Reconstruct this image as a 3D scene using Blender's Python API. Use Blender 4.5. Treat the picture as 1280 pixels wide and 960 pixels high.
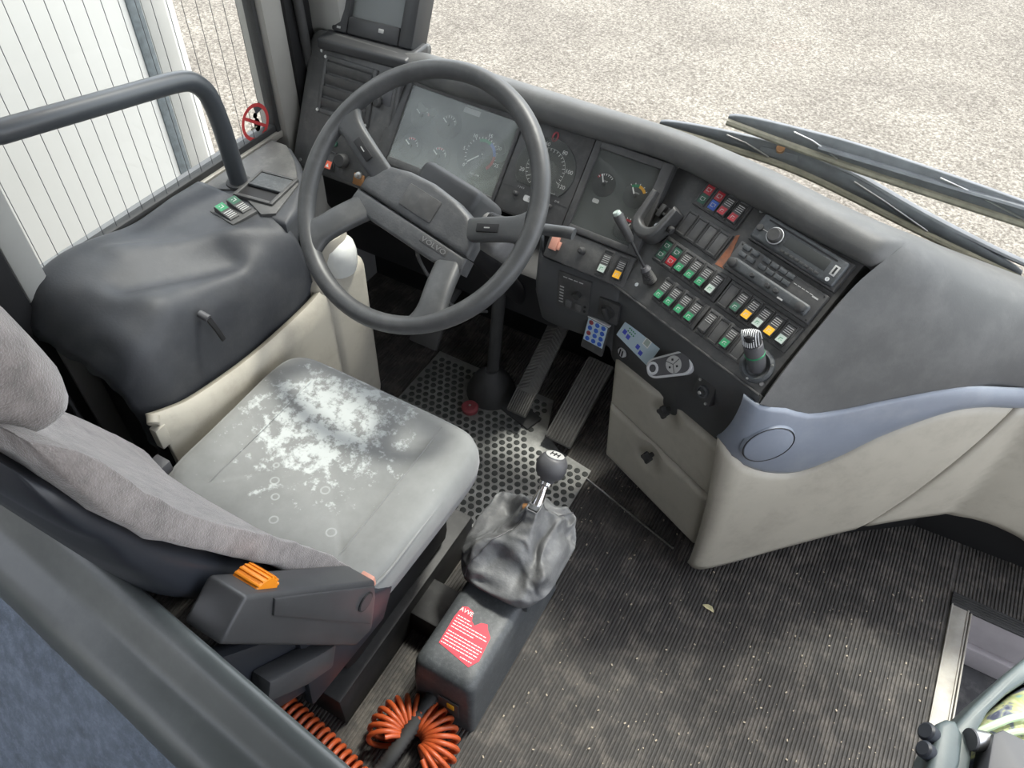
import bpy, bmesh, math, random
from mathutils import Vector, Matrix, noise
random.seed(7)
for o in list(bpy.data.objects): bpy.data.objects.remove(o)
SC = bpy.context.scene; COL = SC.collection
# ---------------------------------------------------------------- camera, world, sun, exposure
cd = bpy.data.cameras.new('camera'); cam = bpy.data.objects.new('camera', cd); COL.objects.link(cam)
cd.sensor_width = 36; cd.lens = 980/1280*36; cd.clip_start = .02; cd.clip_end = 200
CR = ((0.870535,-0.38055,0.312011),(0.491194,0.633366,-0.597976),(0.029942,0.673817,0.738291))
cam.matrix_world = Matrix.Translation((0,0,1.75)) @ Matrix(CR).to_4x4()
SC.camera = cam
W = bpy.data.worlds.new('sky'); SC.world = W; W.use_nodes = True
wn = W.node_tree; bg = wn.nodes['Background']
sky = wn.nodes.new('ShaderNodeTexSky'); sky.sky_type = 'NISHITA'; sky.sun_disc = False
sky.sun_elevation = math.radians(59); sky.sun_rotation = math.radians(5); sky.air_density = 1.0; sky.dust_density = 3.0; sky.ozone_density = 1
wmix = wn.nodes.new('ShaderNodeMixRGB'); wmix.inputs[0].default_value = .65; wmix.inputs[2].default_value = (5.2,5.2,5.3,1)
wn.links.new(sky.outputs[0], wmix.inputs[1]); wn.links.new(wmix.outputs[0], bg.inputs[0]); bg.inputs[1].default_value = .49
sd = bpy.data.lights.new('sun','SUN'); sun = bpy.data.objects.new('sun', sd); COL.objects.link(sun)
sd.energy = 3.0; sd.angle = math.radians(7); sd.color = (1,.955,.89)
sun.rotation_euler = Vector((.17,.50,1)).to_track_quat('Z','Y').to_euler()
vs = SC.view_settings; vs.view_transform = 'Standard'; vs.look = 'None'; vs.gamma = 1; vs.use_curve_mapping = False; vs.exposure = .75
# ---------------------------------------------------------------- materials
def node(nt, t, **k):
    n = nt.nodes.new(t)
    for a, b in k.items(): setattr(n, a, b)
    return n
def mat(name, col, rough=.5, metal=0, spec=.5, var=0, vs=6, bump=None, dust=None, coat=0, emit=None, sheen=0):
    """principled surface: var = tone variation, bump=(scale, strength, mm), dust=(colour, amount, scale)"""
    m = bpy.data.materials.new(name); m.use_nodes = True; nt = m.node_tree; b = nt.nodes['Principled BSDF']
    b.inputs['Base Color'].default_value = (*col,1); b.inputs['Roughness'].default_value = rough
    b.inputs['Metallic'].default_value = metal; b.inputs['Specular IOR Level'].default_value = spec
    b.inputs['Coat Weight'].default_value = coat; b.inputs['Sheen Weight'].default_value = sheen
    if emit: b.inputs['Emission Color'].default_value = (*col,1); b.inputs['Emission Strength'].default_value = emit
    tc = node(nt,'ShaderNodeTexCoord'); last = None
    if var:
        n = node(nt,'ShaderNodeTexNoise'); n.inputs['Scale'].default_value = vs; n.inputs['Detail'].default_value = 6; n.inputs['Roughness'].default_value = .65
        r = node(nt,'ShaderNodeValToRGB'); r.color_ramp.elements[0].position = .3; r.color_ramp.elements[1].position = .7
        r.color_ramp.elements[0].color = (*[c*(1-var) for c in col],1); r.color_ramp.elements[1].color = (*[min(1,c*(1+var)) for c in col],1)
        nt.links.new(tc.outputs['Object'], n.inputs['Vector']); nt.links.new(n.outputs['Fac'], r.inputs[0]); last = r.outputs[0]
    if dust:
        dc, am, sc = dust
        n = node(nt,'ShaderNodeTexNoise'); n.inputs['Scale'].default_value = sc; n.inputs['Detail'].default_value = 9; n.inputs['Roughness'].default_value = .72
        r = node(nt,'ShaderNodeValToRGB'); r.color_ramp.elements[0].position = .48; r.color_ramp.elements[1].position = .75
        r.color_ramp.elements[0].color = (0,0,0,1); r.color_ramp.elements[1].color = (am,am,am,1)
        x = node(nt,'ShaderNodeMixRGB'); x.inputs[1].default_value = (*col,1); x.inputs[2].default_value = (*dc,1)
        nt.links.new(tc.outputs['Object'], n.inputs['Vector']); nt.links.new(n.outputs['Fac'], r.inputs[0]); nt.links.new(r.outputs[0], x.inputs[0])
        if last: nt.links.new(last, x.inputs[1])
        last = x.outputs[0]
    if last: nt.links.new(last, b.inputs['Base Color'])
    if bump:
        n = node(nt,'ShaderNodeTexNoise'); n.inputs['Scale'].default_value = bump[0]; n.inputs['Detail'].default_value = 3
        bp = node(nt,'ShaderNodeBump'); bp.inputs['Strength'].default_value = bump[1]; bp.inputs['Distance'].default_value = bump[2]/1000
        nt.links.new(tc.outputs['Object'], n.inputs['Vector']); nt.links.new(n.outputs['Fac'], bp.inputs['Height']); nt.links.new(bp.outputs[0], b.inputs['Normal'])
    return m
def glass(name, tint=(1,1,1), refl=.06, haze=0, hazecol=(.5,.52,.5)):
    m = bpy.data.materials.new(name); m.use_nodes = True; nt = m.node_tree; nt.nodes.clear()
    out = node(nt,'ShaderNodeOutputMaterial'); tr = node(nt,'ShaderNodeBsdfTransparent'); tr.inputs[0].default_value = (*tint,1)
    gl = node(nt,'ShaderNodeBsdfGlossy'); gl.inputs['Roughness'].default_value = .04
    lw = node(nt,'ShaderNodeLayerWeight'); pw = node(nt,'ShaderNodeMath', operation='POWER'); pw.inputs[1].default_value = 5
    nt.links.new(lw.outputs['Facing'], pw.inputs[0])
    mu = node(nt,'ShaderNodeMath', operation='MULTIPLY_ADD'); mu.inputs[1].default_value = .9; mu.inputs[2].default_value = refl*.7
    mx = node(nt,'ShaderNodeMixShader'); nt.links.new(pw.outputs[0], mu.inputs[0]); nt.links.new(mu.outputs[0], mx.inputs[0])
    src = tr.outputs[0]
    if haze:
        df = node(nt,'ShaderNodeBsdfDiffuse'); df.inputs[0].default_value = (*hazecol,1)
        n = node(nt,'ShaderNodeTexNoise'); n.inputs['Scale'].default_value = 9; n.inputs['Detail'].default_value = 2
        tc = node(nt,'ShaderNodeTexCoord'); nt.links.new(tc.outputs['Object'], n.inputs['Vector'])
        r = node(nt,'ShaderNodeMapRange'); r.inputs[1].default_value = .3; r.inputs[2].default_value = .75; r.inputs[3].default_value = haze*.5; r.inputs[4].default_value = haze*1.5
        nt.links.new(n.outputs['Fac'], r.inputs[0])
        m2 = node(nt,'ShaderNodeMixShader'); nt.links.new(r.outputs[0], m2.inputs[0]); nt.links.new(tr.outputs[0], m2.inputs[1]); nt.links.new(df.outputs[0], m2.inputs[2]); src = m2.outputs[0]
    nt.links.new(src, mx.inputs[1]); nt.links.new(gl.outputs[0], mx.inputs[2]); nt.links.new(mx.outputs[0], out.inputs[0])
    return m
DUST = (.30,.29,.27)
M = {}
M['panel'] = mat('dusty_black_plastic', (.072,.072,.071), .5, var=.25, vs=9, bump=(420,.25,.4), dust=(DUST,.22,30))
M['panel2'] = mat('black_plastic', (.054,.054,.054), .48, var=.2, vs=12, bump=(600,.15,.3), dust=(DUST,.12,60))
M['pad'] = mat('dash_pad_vinyl', (.082,.083,.082), .55, var=.22, vs=4, bump=(330,.3,.5), dust=(DUST,.14,8))
M['knee'] = mat('knee_panel_plastic', (.050,.052,.054), .55, var=.2, vs=5, bump=(300,.2,.4))
M['black'] = mat('deep_black', (.008,.008,.009), .6)
M['dark'] = mat('dark_metal_paint', (.018,.018,.019), .55, var=.3, vs=15, dust=((.12,.115,.11),.2,40))
M['rubber'] = mat('black_rubber', (.036,.036,.036), .65, var=.2, vs=20)
M['wheel'] = mat('steering_wheel_polyurethane', (.052,.054,.056), .45, var=.18, vs=12, bump=(260,.25,.4), dust=(DUST,.1,25))
M['hub'] = mat('wheel_hub_grained', (.062,.064,.067), .48, var=.15, vs=10, bump=(240,.55,.8), dust=(DUST,.12,40))
M['beige'] = mat('beige_plastic', (.40,.375,.315), .5, var=.07, vs=5, bump=(200,.1,.3), dust=((.16,.14,.11),.35,11))
M['swoosh'] = mat('blue_grey_lacquer', (.20,.225,.27), .38, var=.12, vs=4, bump=(250,.12,.3), dust=((.45,.46,.46),.2,9))
M['chrome'] = mat('chrome', (.75,.75,.76), .12, metal=1)
M['steel'] = mat('brushed_steel', (.5,.5,.49), .35, metal=1, var=.15, vs=40)
M['alu'] = mat('worn_aluminium', (.36,.345,.31), .55, metal=.3, var=.2, vs=18, dust=((.30,.25,.19),.6,10))
M['white'] = mat('white_print', (.75,.75,.73), .6)
M['lgrey'] = mat('pale_grey_print', (.42,.42,.41), .5)
M['green'] = mat('green_lens', (.02,.20,.085), .4, var=.2, vs=80)
M['dgreen'] = mat('dark_green_lens', (.03,.10,.065), .4)
M['red'] = mat('red_lens', (.38,.02,.03), .4, var=.2, vs=80)
M['yellow'] = mat('yellow_lens', (.75,.38,.02), .4)
M['blue'] = mat('blue_lens', (.04,.11,.45), .4)
M['bluep'] = mat('blue_print', (.05,.07,.45), .5)
M['pale'] = mat('pale_lens', (.36,.42,.38), .4)
M['hazard'] = mat('orange_red_lens', (.85,.13,.05), .35)
M['orange'] = mat('orange_plastic', (.85,.27,.01), .4)
M['hose'] = mat('orange_hose', (.42,.075,.02), .42, var=.15, vs=30)
M['pink'] = mat('salmon_plastic', (.62,.30,.22), .5)
M['worn'] = mat('bare_orange_wear', (.32,.12,.06), .7, var=.35, vs=60, dust=((.15,.14,.13),.6,40))
M['gdial'] = mat('gauge_dial_black', (.035,.038,.037), .5)
M['gface'] = mat('cluster_face', (.060,.066,.063), .55, var=.15, vs=20)
M['clus_glass'] = glass('hazy_cluster_glass', (.9,.92,.91), .05, .34, (.45,.49,.46))
M['clus_glass2'] = glass('clear_cluster_glass', (.92,.92,.91), .05, .07, (.33,.35,.34))
M['window'] = glass('window_glass', (.93,.95,.94), .045)
M['seat'] = mat('worn_seat_fabric', (.205,.21,.205), .9, var=.15, vs=9, bump=(900,.4,.6), sheen=.2)
M['plush'] = mat('grey_plush', (.20,.178,.170), .95, var=.35, vs=38, bump=(420,.8,2), sheen=.5)
M['shell'] = mat('black_seat_shell', (.020,.023,.030), .42, var=.15, vs=8, bump=(300,.15,.4))
M['arm'] = mat('armrest_plastic', (.052,.053,.056), .42, var=.12, vs=14, bump=(500,.2,.3))
M['vinyl'] = mat('black_vinyl', (.034,.037,.043), .58, var=.2, vs=5, bump=(220,.35,.6), dust=(DUST,.08,9))
M['boot'] = mat('grey_leather', (.105,.108,.112), .55, var=.25, vs=18, bump=(120,.6,1.5), dust=((.3,.3,.3),.35,30))
M['gearbox'] = mat('gear_console_plastic', (.055,.060,.064), .5, var=.2, vs=25, bump=(520,.5,.6), dust=((.25,.26,.27),.25,120))
M['label'] = mat('red_sticker', (.75,.03,.055), .4)
M['part'] = mat('partition_moulding', (.085,.096,.096), .32, var=.22, vs=3, bump=(200,.1,.3), dust=((.3,.31,.3),.2,5))
M['felt'] = mat('blue_grey_felt', (.14,.17,.215), .95, var=.3, vs=30, bump=(260,.9,2.5), dust=((.24,.28,.36),.5,60))
M['frame'] = mat('light_grey_pillar', (.33,.33,.31), .5, var=.06, vs=4)
M['pillar'] = mat('greige_pillar', (.30,.29,.265), .5, var=.08, vs=4)
M['buswhite'] = mat('white_coach_paint', (.53,.525,.50), .3, var=.03, vs=2)
M['busgrey'] = mat('grey_rubber_strip', (.13,.15,.16), .5, var=.3, vs=40)
M['buspanel'] = mat('dirty_white_panel', (.50,.49,.46), .4, var=.08, vs=6)
M['tube'] = mat('dark_grey_coated_tube', (.045,.05,.056), .36, var=.12, vs=10)
M['wiperA'] = mat('haze_grey_wiper', (.15,.158,.172), .75, var=.2, vs=20)  # grey lightened so the colour carries the haze of the windscreen glass
M['wiperB'] = mat('bleached_wiper_blade', (.24,.22,.165), .6, var=.3, vs=25)
M['cowl'] = mat('outer_cowl', (.05,.06,.075), .5, var=.3, vs=10)
M['plate'] = mat('worn_metal_plate', (.30,.30,.285), .5, metal=.2, var=.3, vs=12, dust=((.05,.05,.05),.8,5))
M['stud'] = mat('dark_rubber_stud', (.045,.048,.045), .7, var=.35, vs=12)
M['ribs'] = mat('ribbed_rubber_floor', (.046,.043,.040), .7, var=.3, vs=5, bump=(500,.4,.6), dust=((.30,.265,.225),.42,16))
M['hill'] = mat('step_grey', (.30,.28,.29), .5, var=.12, vs=9)
M['stepf'] = mat('step_rubber', (.028,.028,.03), .6, var=.3, vs=12, dust=((.25,.24,.22),.3,25))
M['sgreen'] = mat('grey_green_plastic', (.085,.108,.108), .42, var=.15, vs=20)
M['piping'] = mat('pale_green_piping', (.50,.62,.42), .6)
M['screen'] = mat('dead_screen', (.12,.13,.125), .25)
M['housing'] = mat('monitor_housing', (.035,.036,.038), .45, bump=(400,.2,.3))
M['cup'] = mat('milky_plastic', (.62,.63,.60), .3, var=.12, vs=14)
M['silver'] = mat('silver_plastic', (.62,.63,.64), .35, metal=.15)
M['shroud'] = mat('grey_shroud_plastic', (.11,.11,.11), .5, var=.15, vs=12, dust=(DUST,.25,25))
M['letter'] = mat('embossed_letter_grey', (.17,.17,.17), .45)
M['dgrey'] = mat('dark_grey_plastic', (.075,.075,.08), .5)
M['cardf'] = mat('pale_blue_card', (.42,.53,.60), .4)
M['leaf'] = mat('dry_leaf', (.62,.56,.33), .7, var=.3, vs=60)
M['crumb'] = mat('floor_crumbs', (.42,.36,.28), .9, var=.5, vs=200)
M['wire'] = mat('heating_wire', (.06,.06,.065), .5)
M['stred'] = mat('sticker_red', (.55,.06,.06), .5)
M['stgrey'] = mat('sticker_grey_green', (.25,.25,.18), .6)
M['redbtn'] = mat('faded_red_rubber', (.26,.05,.06), .6, var=.3, vs=50)
M['pedal'] = mat('worn_pedal_rubber', (.09,.087,.080), .55, var=.3, vs=25, dust=((.2,.19,.17),.3,60))
M['copper'] = mat('copper_clip', (.45,.23,.10), .35, metal=.7)
M['ceil'] = mat('ceiling_lining', (.45,.45,.43), .8)
M['coachwall'] = mat('coach_wall', (.22,.22,.22), .7)
def nodeground():
    m = bpy.data.materials.new('bright_asphalt'); m.use_nodes = True; nt = m.node_tree; b = nt.nodes['Principled BSDF']; b.inputs['Roughness'].default_value = .9
    tc = node(nt,'ShaderNodeTexCoord')
    def nz(s,d,r): 
        n = node(nt,'ShaderNodeTexNoise'); n.inputs['Scale'].default_value = s; n.inputs['Detail'].default_value = d; n.inputs['Roughness'].default_value = r
        nt.links.new(tc.outputs['Object'], n.inputs['Vector']); return n
    a = nz(48,4,.75); r = node(nt,'ShaderNodeValToRGB'); e = r.color_ramp.elements
    e[0].position=.36; e[0].color=(.068,.057,.044,1); e[1].position=.68; e[1].color=(.33,.30,.262,1); x=e.new(.5); x.color=(.163,.144,.122,1)
    nt.links.new(a.outputs['Fac'], r.inputs[0])
    c = nz(1.1,5,.6); r2 = node(nt,'ShaderNodeValToRGB'); r2.color_ramp.elements[0].position=.35; r2.color_ramp.elements[0].color=(.76,.745,.73,1); r2.color_ramp.elements[1].position=.7; r2.color_ramp.elements[1].color=(1.1,1.1,1.08,1)
    nt.links.new(c.outputs['Fac'], r2.inputs[0])
    mx = node(nt,'ShaderNodeMixRGB', blend_type='MULTIPLY'); mx.inputs[0].default_value=1; nt.links.new(r.outputs[0], mx.inputs[1]); nt.links.new(r2.outputs[0], mx.inputs[2])
    nt.links.new(mx.outputs[0], b.inputs['Base Color'])
    bp = node(nt,'ShaderNodeBump'); bp.inputs['Strength'].default_value=.5; bp.inputs['Distance'].default_value=.006; nt.links.new(a.outputs['Fac'], bp.inputs['Height']); nt.links.new(bp.outputs[0], b.inputs['Normal'])
    return m
M['ground'] = nodeground()
def seatwear():
    m = M['seat']; nt = m.node_tree; b = nt.nodes['Principled BSDF']; src = b.inputs['Base Color'].links[0].from_socket
    tc = node(nt,'ShaderNodeTexCoord')
    n = node(nt,'ShaderNodeTexNoise'); n.inputs['Scale'].default_value = 34; n.inputs['Detail'].default_value = 9; n.inputs['Roughness'].default_value = .7
    g = node(nt,'ShaderNodeVectorMath', operation='DISTANCE'); g.inputs[1].default_value = (-.80,.735,.50)
    nt.links.new(tc.outputs['Object'], n.inputs[0]); nt.links.new(tc.outputs['Object'], g.inputs[0])
    mr = node(nt,'ShaderNodeMapRange'); mr.inputs[1].default_value=.05; mr.inputs[2].default_value=.27; mr.inputs[3].default_value=.10; mr.inputs[4].default_value=-.17
    nt.links.new(g.outputs['Value'], mr.inputs[0])
    ad = node(nt,'ShaderNodeMath', operation='ADD'); nt.links.new(n.outputs['Fac'], ad.inputs[0]); nt.links.new(mr.outputs[0], ad.inputs[1])
    r = node(nt,'ShaderNodeValToRGB'); r.color_ramp.elements[0].position=.5; r.color_ramp.elements[0].color=(0,0,0,1); r.color_ramp.elements[1].position=.6; r.color_ramp.elements[1].color=(.75,.75,.75,1)
    nt.links.new(ad.outputs[0], r.inputs[0])
    x = node(nt,'ShaderNodeMixRGB'); x.inputs[2].default_value=(.52,.55,.54,1); nt.links.new(r.outputs[0], x.inputs[0]); nt.links.new(src, x.inputs[1])
    last=x.outputs[0]   # dried ring stains
    for px,py,pr in ((-.800,.562,.0085),(-.773,.533,.007),(-.740,.491,.008),(-.703,.594,.009),(-.633,.524,.009),(-.822,.592,.006)):
        d=node(nt,'ShaderNodeVectorMath',operation='DISTANCE'); d.inputs[1].default_value=(px,py,.496); nt.links.new(tc.outputs['Object'],d.inputs[0])
        c=node(nt,'ShaderNodeMath',operation='COMPARE'); c.inputs[1].default_value=pr; c.inputs[2].default_value=.0016; nt.links.new(d.outputs['Value'],c.inputs[0])
        m_=node(nt,'ShaderNodeMath',operation='MULTIPLY'); nt.links.new(c.outputs[0],m_.inputs[0]); nt.links.new(n.outputs['Fac'],m_.inputs[1])
        y=node(nt,'ShaderNodeMixRGB'); y.inputs[2].default_value=(.40,.42,.41,1); nt.links.new(m_.outputs[0],y.inputs[0]); nt.links.new(last,y.inputs[1]); last=y.outputs[0]
    nt.links.new(last, b.inputs['Base Color'])
seatwear()
def fabricpattern():
    m = mat('leafy_patterned_fabric', (.5,.55,.25), .9, bump=(400,.4,1)); nt = m.node_tree; b = nt.nodes['Principled BSDF']
    tc = node(nt,'ShaderNodeTexCoord'); n = node(nt,'ShaderNodeTexNoise'); n.inputs['Scale'].default_value=24; n.inputs['Detail'].default_value=2; n.inputs['Distortion'].default_value=1.6
    r = node(nt,'ShaderNodeValToRGB'); r.color_ramp.interpolation='EASE'; e = r.color_ramp.elements
    e[0].position=.34; e[0].color=(.10,.11,.17,1); e[1].position=.70; e[1].color=(.25,.45,.48,1)
    for p,c in ((.42,(.24,.26,.30,1)),(.47,(.52,.55,.28,1)),(.56,(.62,.64,.40,1)),(.62,(.50,.55,.25,1))):
        q=e.new(p); q.color=c
    nt.links.new(tc.outputs['Object'], n.inputs['Vector']); nt.links.new(n.outputs['Fac'], r.inputs[0]); nt.links.new(r.outputs[0], b.inputs['Base Color'])
    return m
M['fabric'] = fabricpattern()
# ---------------------------------------------------------------- mesh helpers
V = Vector
def cr(pts, n, closed=False):
    """Catmull-Rom through points, n steps per span"""
    P = [V(p) for p in pts]; out = []; L = len(P)
    for i in range(L if closed else L-1):
        a,b,c,d = (P[(i-1)%L],P[i],P[(i+1)%L],P[(i+2)%L]) if closed else (P[max(i-1,0)],P[i],P[i+1],P[min(i+2,L-1)])
        for k in range(n):
            t=k/n; out.append(.5*((2*b)+(c-a)*t+(2*a-5*b+4*c-d)*t*t+(3*b-a-3*c+d)*t**3))
    if not closed: out.append(P[-1].copy())
    return out
class MB:
    def __init__(s): s.bm = bmesh.new()
    def _faces(s, fs, m):
        for f in fs:
            if f.is_valid: f.material_index = m
    def _merge(s, b, m, mx=None):
        if mx is not None: b.transform(mx)
        for f in b.faces: f.material_index = m
        me = bpy.data.meshes.new('tmp'); b.to_mesh(me); b.free(); s.bm.from_mesh(me); bpy.data.meshes.remove(me)
    def box(s, a, b, bev=0, m=0, mx=None, seg=2):
        t = bmesh.new(); bmesh.ops.create_cube(t, size=1)
        c=[(a[i]+b[i])/2 for i in range(3)]; d=[abs(b[i]-a[i]) for i in range(3)]
        for v in t.verts: v.co = V((v.co[i]*d[i]+c[i] for i in range(3)))
        if bev: bmesh.ops.bevel(t, geom=list(t.edges), offset=min(bev,min(d)*.49), segments=seg, affect='EDGES', profile=.5)
        s._merge(t, m, mx); return s
    def prism(s, poly, z0, z1, bev=0, m=0, mx=None, seg=2, bevtop=True):
        t = bmesh.new(); lo=[t.verts.new((p[0],p[1],z0)) for p in poly]; hi=[t.verts.new((p[0],p[1],z1)) for p in poly]
        t.faces.new(list(reversed(lo))); top=t.faces.new(hi); L=len(poly)
        for i in range(L): t.faces.new((lo[i],lo[(i+1)%L],hi[(i+1)%L],hi[i]))
        bmesh.ops.recalc_face_normals(t, faces=t.faces)
        if bev:
            bmesh.ops.bevel(t, geom=[e for e in top.edges] if bevtop else list(t.edges), offset=bev, segments=seg, affect='EDGES', profile=.5)
        s._merge(t, m, mx); return s
    def lathe(s, prof, n=20, m=0, mx=None):
        """prof: (r,z) list about local z"""
        t = bmesh.new(); rings=[]
        for r,z in prof:
            if r<1e-6: rings.append([t.verts.new((0,0,z))]*n)
            else: rings.append([t.verts.new((r*math.cos(2*math.pi*k/n), r*math.sin(2*math.pi*k/n), z)) for k in range(n)])
        for a,b in zip(rings,rings[1:]):
            for k in range(n):
                q=[a[k],a[(k+1)%n],b[(k+1)%n],b[k]]; u=[]
                for v in q:
                    if v not in u: u.append(v)
                if len(u)>2: t.faces.new(u)
        for rg in (rings[0],rings[-1]):
            if rg[0]!=rg[1]: t.faces.new(rg)
        bmesh.ops.recalc_face_normals(t, faces=t.faces); s._merge(t, m, mx); return s
    def cyl(s, p0, p1, r0, r1=None, n=16, m=0, bev=0):
        p0,p1=V(p0),V(p1); d=p1-p0; L=d.length; r1=r0 if r1 is None else r1
        mx=Matrix.Translation(p0)@d.to_track_quat('Z','Y').to_matrix().to_4x4()
        pr=[(r0,0),(r1,L)] if not bev else [(r0,0),(r1,L-bev),(r1-bev,L)]
        return s.lathe(pr, n, m, mx)
    def tube(s, pts, r, n=10, closed=False, m=0, rs=None, flat=1):
        P=[V(p) for p in pts]; L=len(P); t=bmesh.new(); rings=[]; up=None
        for i in range(L):
            d=(P[(i+1)%L]-P[i-1]) if closed else (P[min(i+1,L-1)]-P[max(i-1,0)])
            d.normalize()
            if up is None: up = V((0,0,1)) if abs(d.z)<.9 else V((1,0,0))
            a=up-d*up.dot(d)
            if a.length<1e-5: a=d.orthogonal()
            a.normalize(); b=d.cross(a); up=a; rr=rs[i] if rs else r
            rings.append([t.verts.new(P[i]+(a*math.cos(2*math.pi*k/n)*flat+b*math.sin(2*math.pi*k/n))*rr) for k in range(n)])
        for i in range(L if closed else L-1):
            A,B=rings[i],rings[(i+1)%L]
            for k in range(n): t.faces.new((A[k],A[(k+1)%n],B[(k+1)%n],B[k]))
        if not closed: t.faces.new(list(reversed(rings[0]))); t.faces.new(rings[-1])
        bmesh.ops.recalc_face_normals(t, faces=t.faces); s._merge(t, m); return s
    def grid(s, rows, m=0, cu=False, cap=False, mx=None):
        """rows of points; cu closes each row; cap fills first and last row"""
        t=bmesh.new(); R=[[t.verts.new(p) for p in r] for r in rows]; n=len(R[0])
        for a,b in zip(R,R[1:]):
            for k in range(n if cu else n-1): t.faces.new((a[k],a[(k+1)%n],b[(k+1)%n],b[k]))
        if cap: t.faces.new(list(reversed(R[0]))); t.faces.new(R[-1])
        bmesh.ops.recalc_face_normals(t, faces=t.faces); s._merge(t, m, mx); return s
    def poly(s, pts, m=0):
        f=s.bm.faces.new([s.bm.verts.new(p) for p in pts]); f.material_index=m; return s
    def mesh(s, name, mats, ang=38, flat=False):
        me=bpy.data.meshes.new(name); s.bm.to_mesh(me); s.bm.free()
        for q in (mats if isinstance(mats,(list,tuple)) else [mats]): me.materials.append(M[q] if isinstance(q,str) else q)
        if not flat: me.shade_smooth(); me.set_sharp_from_angle(angle=math.radians(ang))
        return me
    def build(s, name, mats, parent=None, ang=38, local=False, flat=False):
        return link(name, s.mesh(name,mats,ang,flat), parent, local)
WM = {}
def link(name, me, parent=None, local=False, mx=None):
    o=bpy.data.objects.new(name, me); COL.objects.link(o)
    if mx is not None: o.matrix_basis = mx
    if parent:
        o.parent=parent
        if not local: o.matrix_parent_inverse = WM[parent.name].inverted()
    WM[o.name] = (WM[parent.name] if parent and local else Matrix()) @ (mx or Matrix())
    return o
def tag(o, label, cat, group=None, kind=None):
    if label: o['label']=label
    if cat: o['category']=cat
    if group: o['group']=group
    if kind: o['kind']=kind
    return o
def struct(o, label=None): o['kind']='structure'; o['label']=label or o.name.replace('_',' '); return o
def thing(name, label, cat, mx=None, group=None):
    """an Empty at the thing's base"""
    o=bpy.data.objects.new(name,None); COL.objects.link(o); o.empty_display_size=.05
    if mx is None: mx=Matrix()
    elif not isinstance(mx, Matrix): mx=Matrix.Translation(mx)
    o.matrix_basis=mx; WM[o.name]=mx.copy()
    return tag(o,label,cat,group)
def frame(o, yaw, tilt, rot=0):
    a,t=math.radians(yaw),math.radians(tilt)
    u=V((math.cos(a),math.sin(a),0)); h=V((-math.sin(a),math.cos(a),0)); v=h*math.cos(t)+V((0,0,math.sin(t))); n=u.cross(v)
    m=Matrix((u,v,n)).transposed().to_4x4(); m.translation=V(o)
    return m @ Matrix.Rotation(math.radians(rot),4,'Z')
T = Matrix.Translation
def text(name, body, size, m, parent, mx, ext=.0003, local=True, align='CENTER', sx=1):
    c=bpy.data.curves.new('t','FONT'); c.body=body; c.size=size; c.extrude=ext; c.align_x=align; c.align_y='CENTER'; c.resolution_u=2
    o=bpy.data.objects.new('t',c); me=bpy.data.meshes.new_from_object(o); bpy.data.objects.remove(o); bpy.data.curves.remove(c)
    me.materials.clear(); me.materials.append(M[m]); me.name=name
    return link(name, me, parent, local, mx @ Matrix.Diagonal((sx,1,1,1)))
def arc(mb, c, r0, r1, a0, a1, z, m=0, n=12):
    for k in range(n):
        p=[math.radians(a0+(a1-a0)*q/n) for q in (k,k+1)]
        mb.poly([(c[0]+r*math.cos(a),c[1]+r*math.sin(a),z) for r,a in ((r0,p[1]),(r0,p[0]),(r1,p[0]),(r1,p[1]))] if a1<a0 else [(c[0]+r*math.cos(a),c[1]+r*math.sin(a),z) for r,a in ((r0,p[0]),(r1,p[0]),(r1,p[1]),(r0,p[1]))], m)
    return mb
def rrect(x0,x1,y0,y1,r,n=4):
    o=[]
    for cx,cy,a in ((x1-r,y1-r,0),(x0+r,y1-r,90),(x0+r,y0+r,180),(x1-r,y0+r,270)):
        for k in range(n+1): t=math.radians(a+90*k/n); o.append((cx+r*math.cos(t),cy+r*math.sin(t)))
    return o
def solid(o, th=.006, off=-1):
    m=o.modifiers.new('thick','SOLIDIFY'); m.thickness=th; m.offset=off; return o
def spt(p,q,t): return V(p)*(1-t)+V(q)*t
# ================================================================ SETTING
mb=MB(); mb.poly([(-40,-30,-1.3),(40,-30,-1.3),(40,50,-1.3),(-40,50,-1.3)]); struct(mb.build('ground','ground'),'bright gravelly asphalt outside')
def ribs(x0,x1,y0,y1,z=0,p=.0085,d=.0026):
    xs=[]; n=int((x1-x0)/p)
    for k in range(n):
        a=x0+k*p; xs+=[(a,z-d),(a+p*.22,z),(a+p*.62,z),(a+p*.84,z-d)]
    xs.append((x1,z-d))
    ys=[y0,(y0+y1)/2,y1]
    return [[(a,y,c) for a,c in xs] for y in ys]
mb=MB(); mb.grid(ribs(-1.40,.543,-2.4,1.64)); mb.grid(ribs(.543,1.25,1.372,1.64)); mb.box((-1.40,-2.4,-.10),(.543,1.64,-.004)); mb.box((.543,1.372,-.10),(1.25,1.64,-.004)); mb.box((.75,-2.4,-.1),(1.25,.35,-.002))
struct(mb.build('floor','ribs'),'black ribbed rubber floor of the driver area')
mb=MB(); mb.box((.543,.35,-.22),(1.25,1.372,-.19)); struct(mb.build('floor_step','stepf'),'dark rubber floor of the sunken step')
mb=MB(); mb.box((.585,1.336,-.19),(1.25,1.372,-.003),bev=.002); mb.box((.585,1.318,-.19),(1.25,1.340,-.115),bev=.006); struct(mb.build('wall_step','hill'),'grey riser of the sunken step')
mb=MB(); mb.box((.56,.35,-.19),(.58,1.336,-.004)); struct(mb.build('wall_step_side','coachwall'),'side of the sunken step')
mb=MB(); mb.box((.545,.35,-.004),(.580,1.338,.003),bev=.0015); mb.box((.580,.35,-.02),(.584,1.338,.0045),bev=.001); mb.box((.588,.35,-.02),(.592,1.338,.002),bev=.001); mb.box((.543,.35,-.004),(.5465,1.338,.0045),bev=.001)
struct(mb.build('trim_1','alu'),'scratched aluminium edging beside the sunken step')
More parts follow.
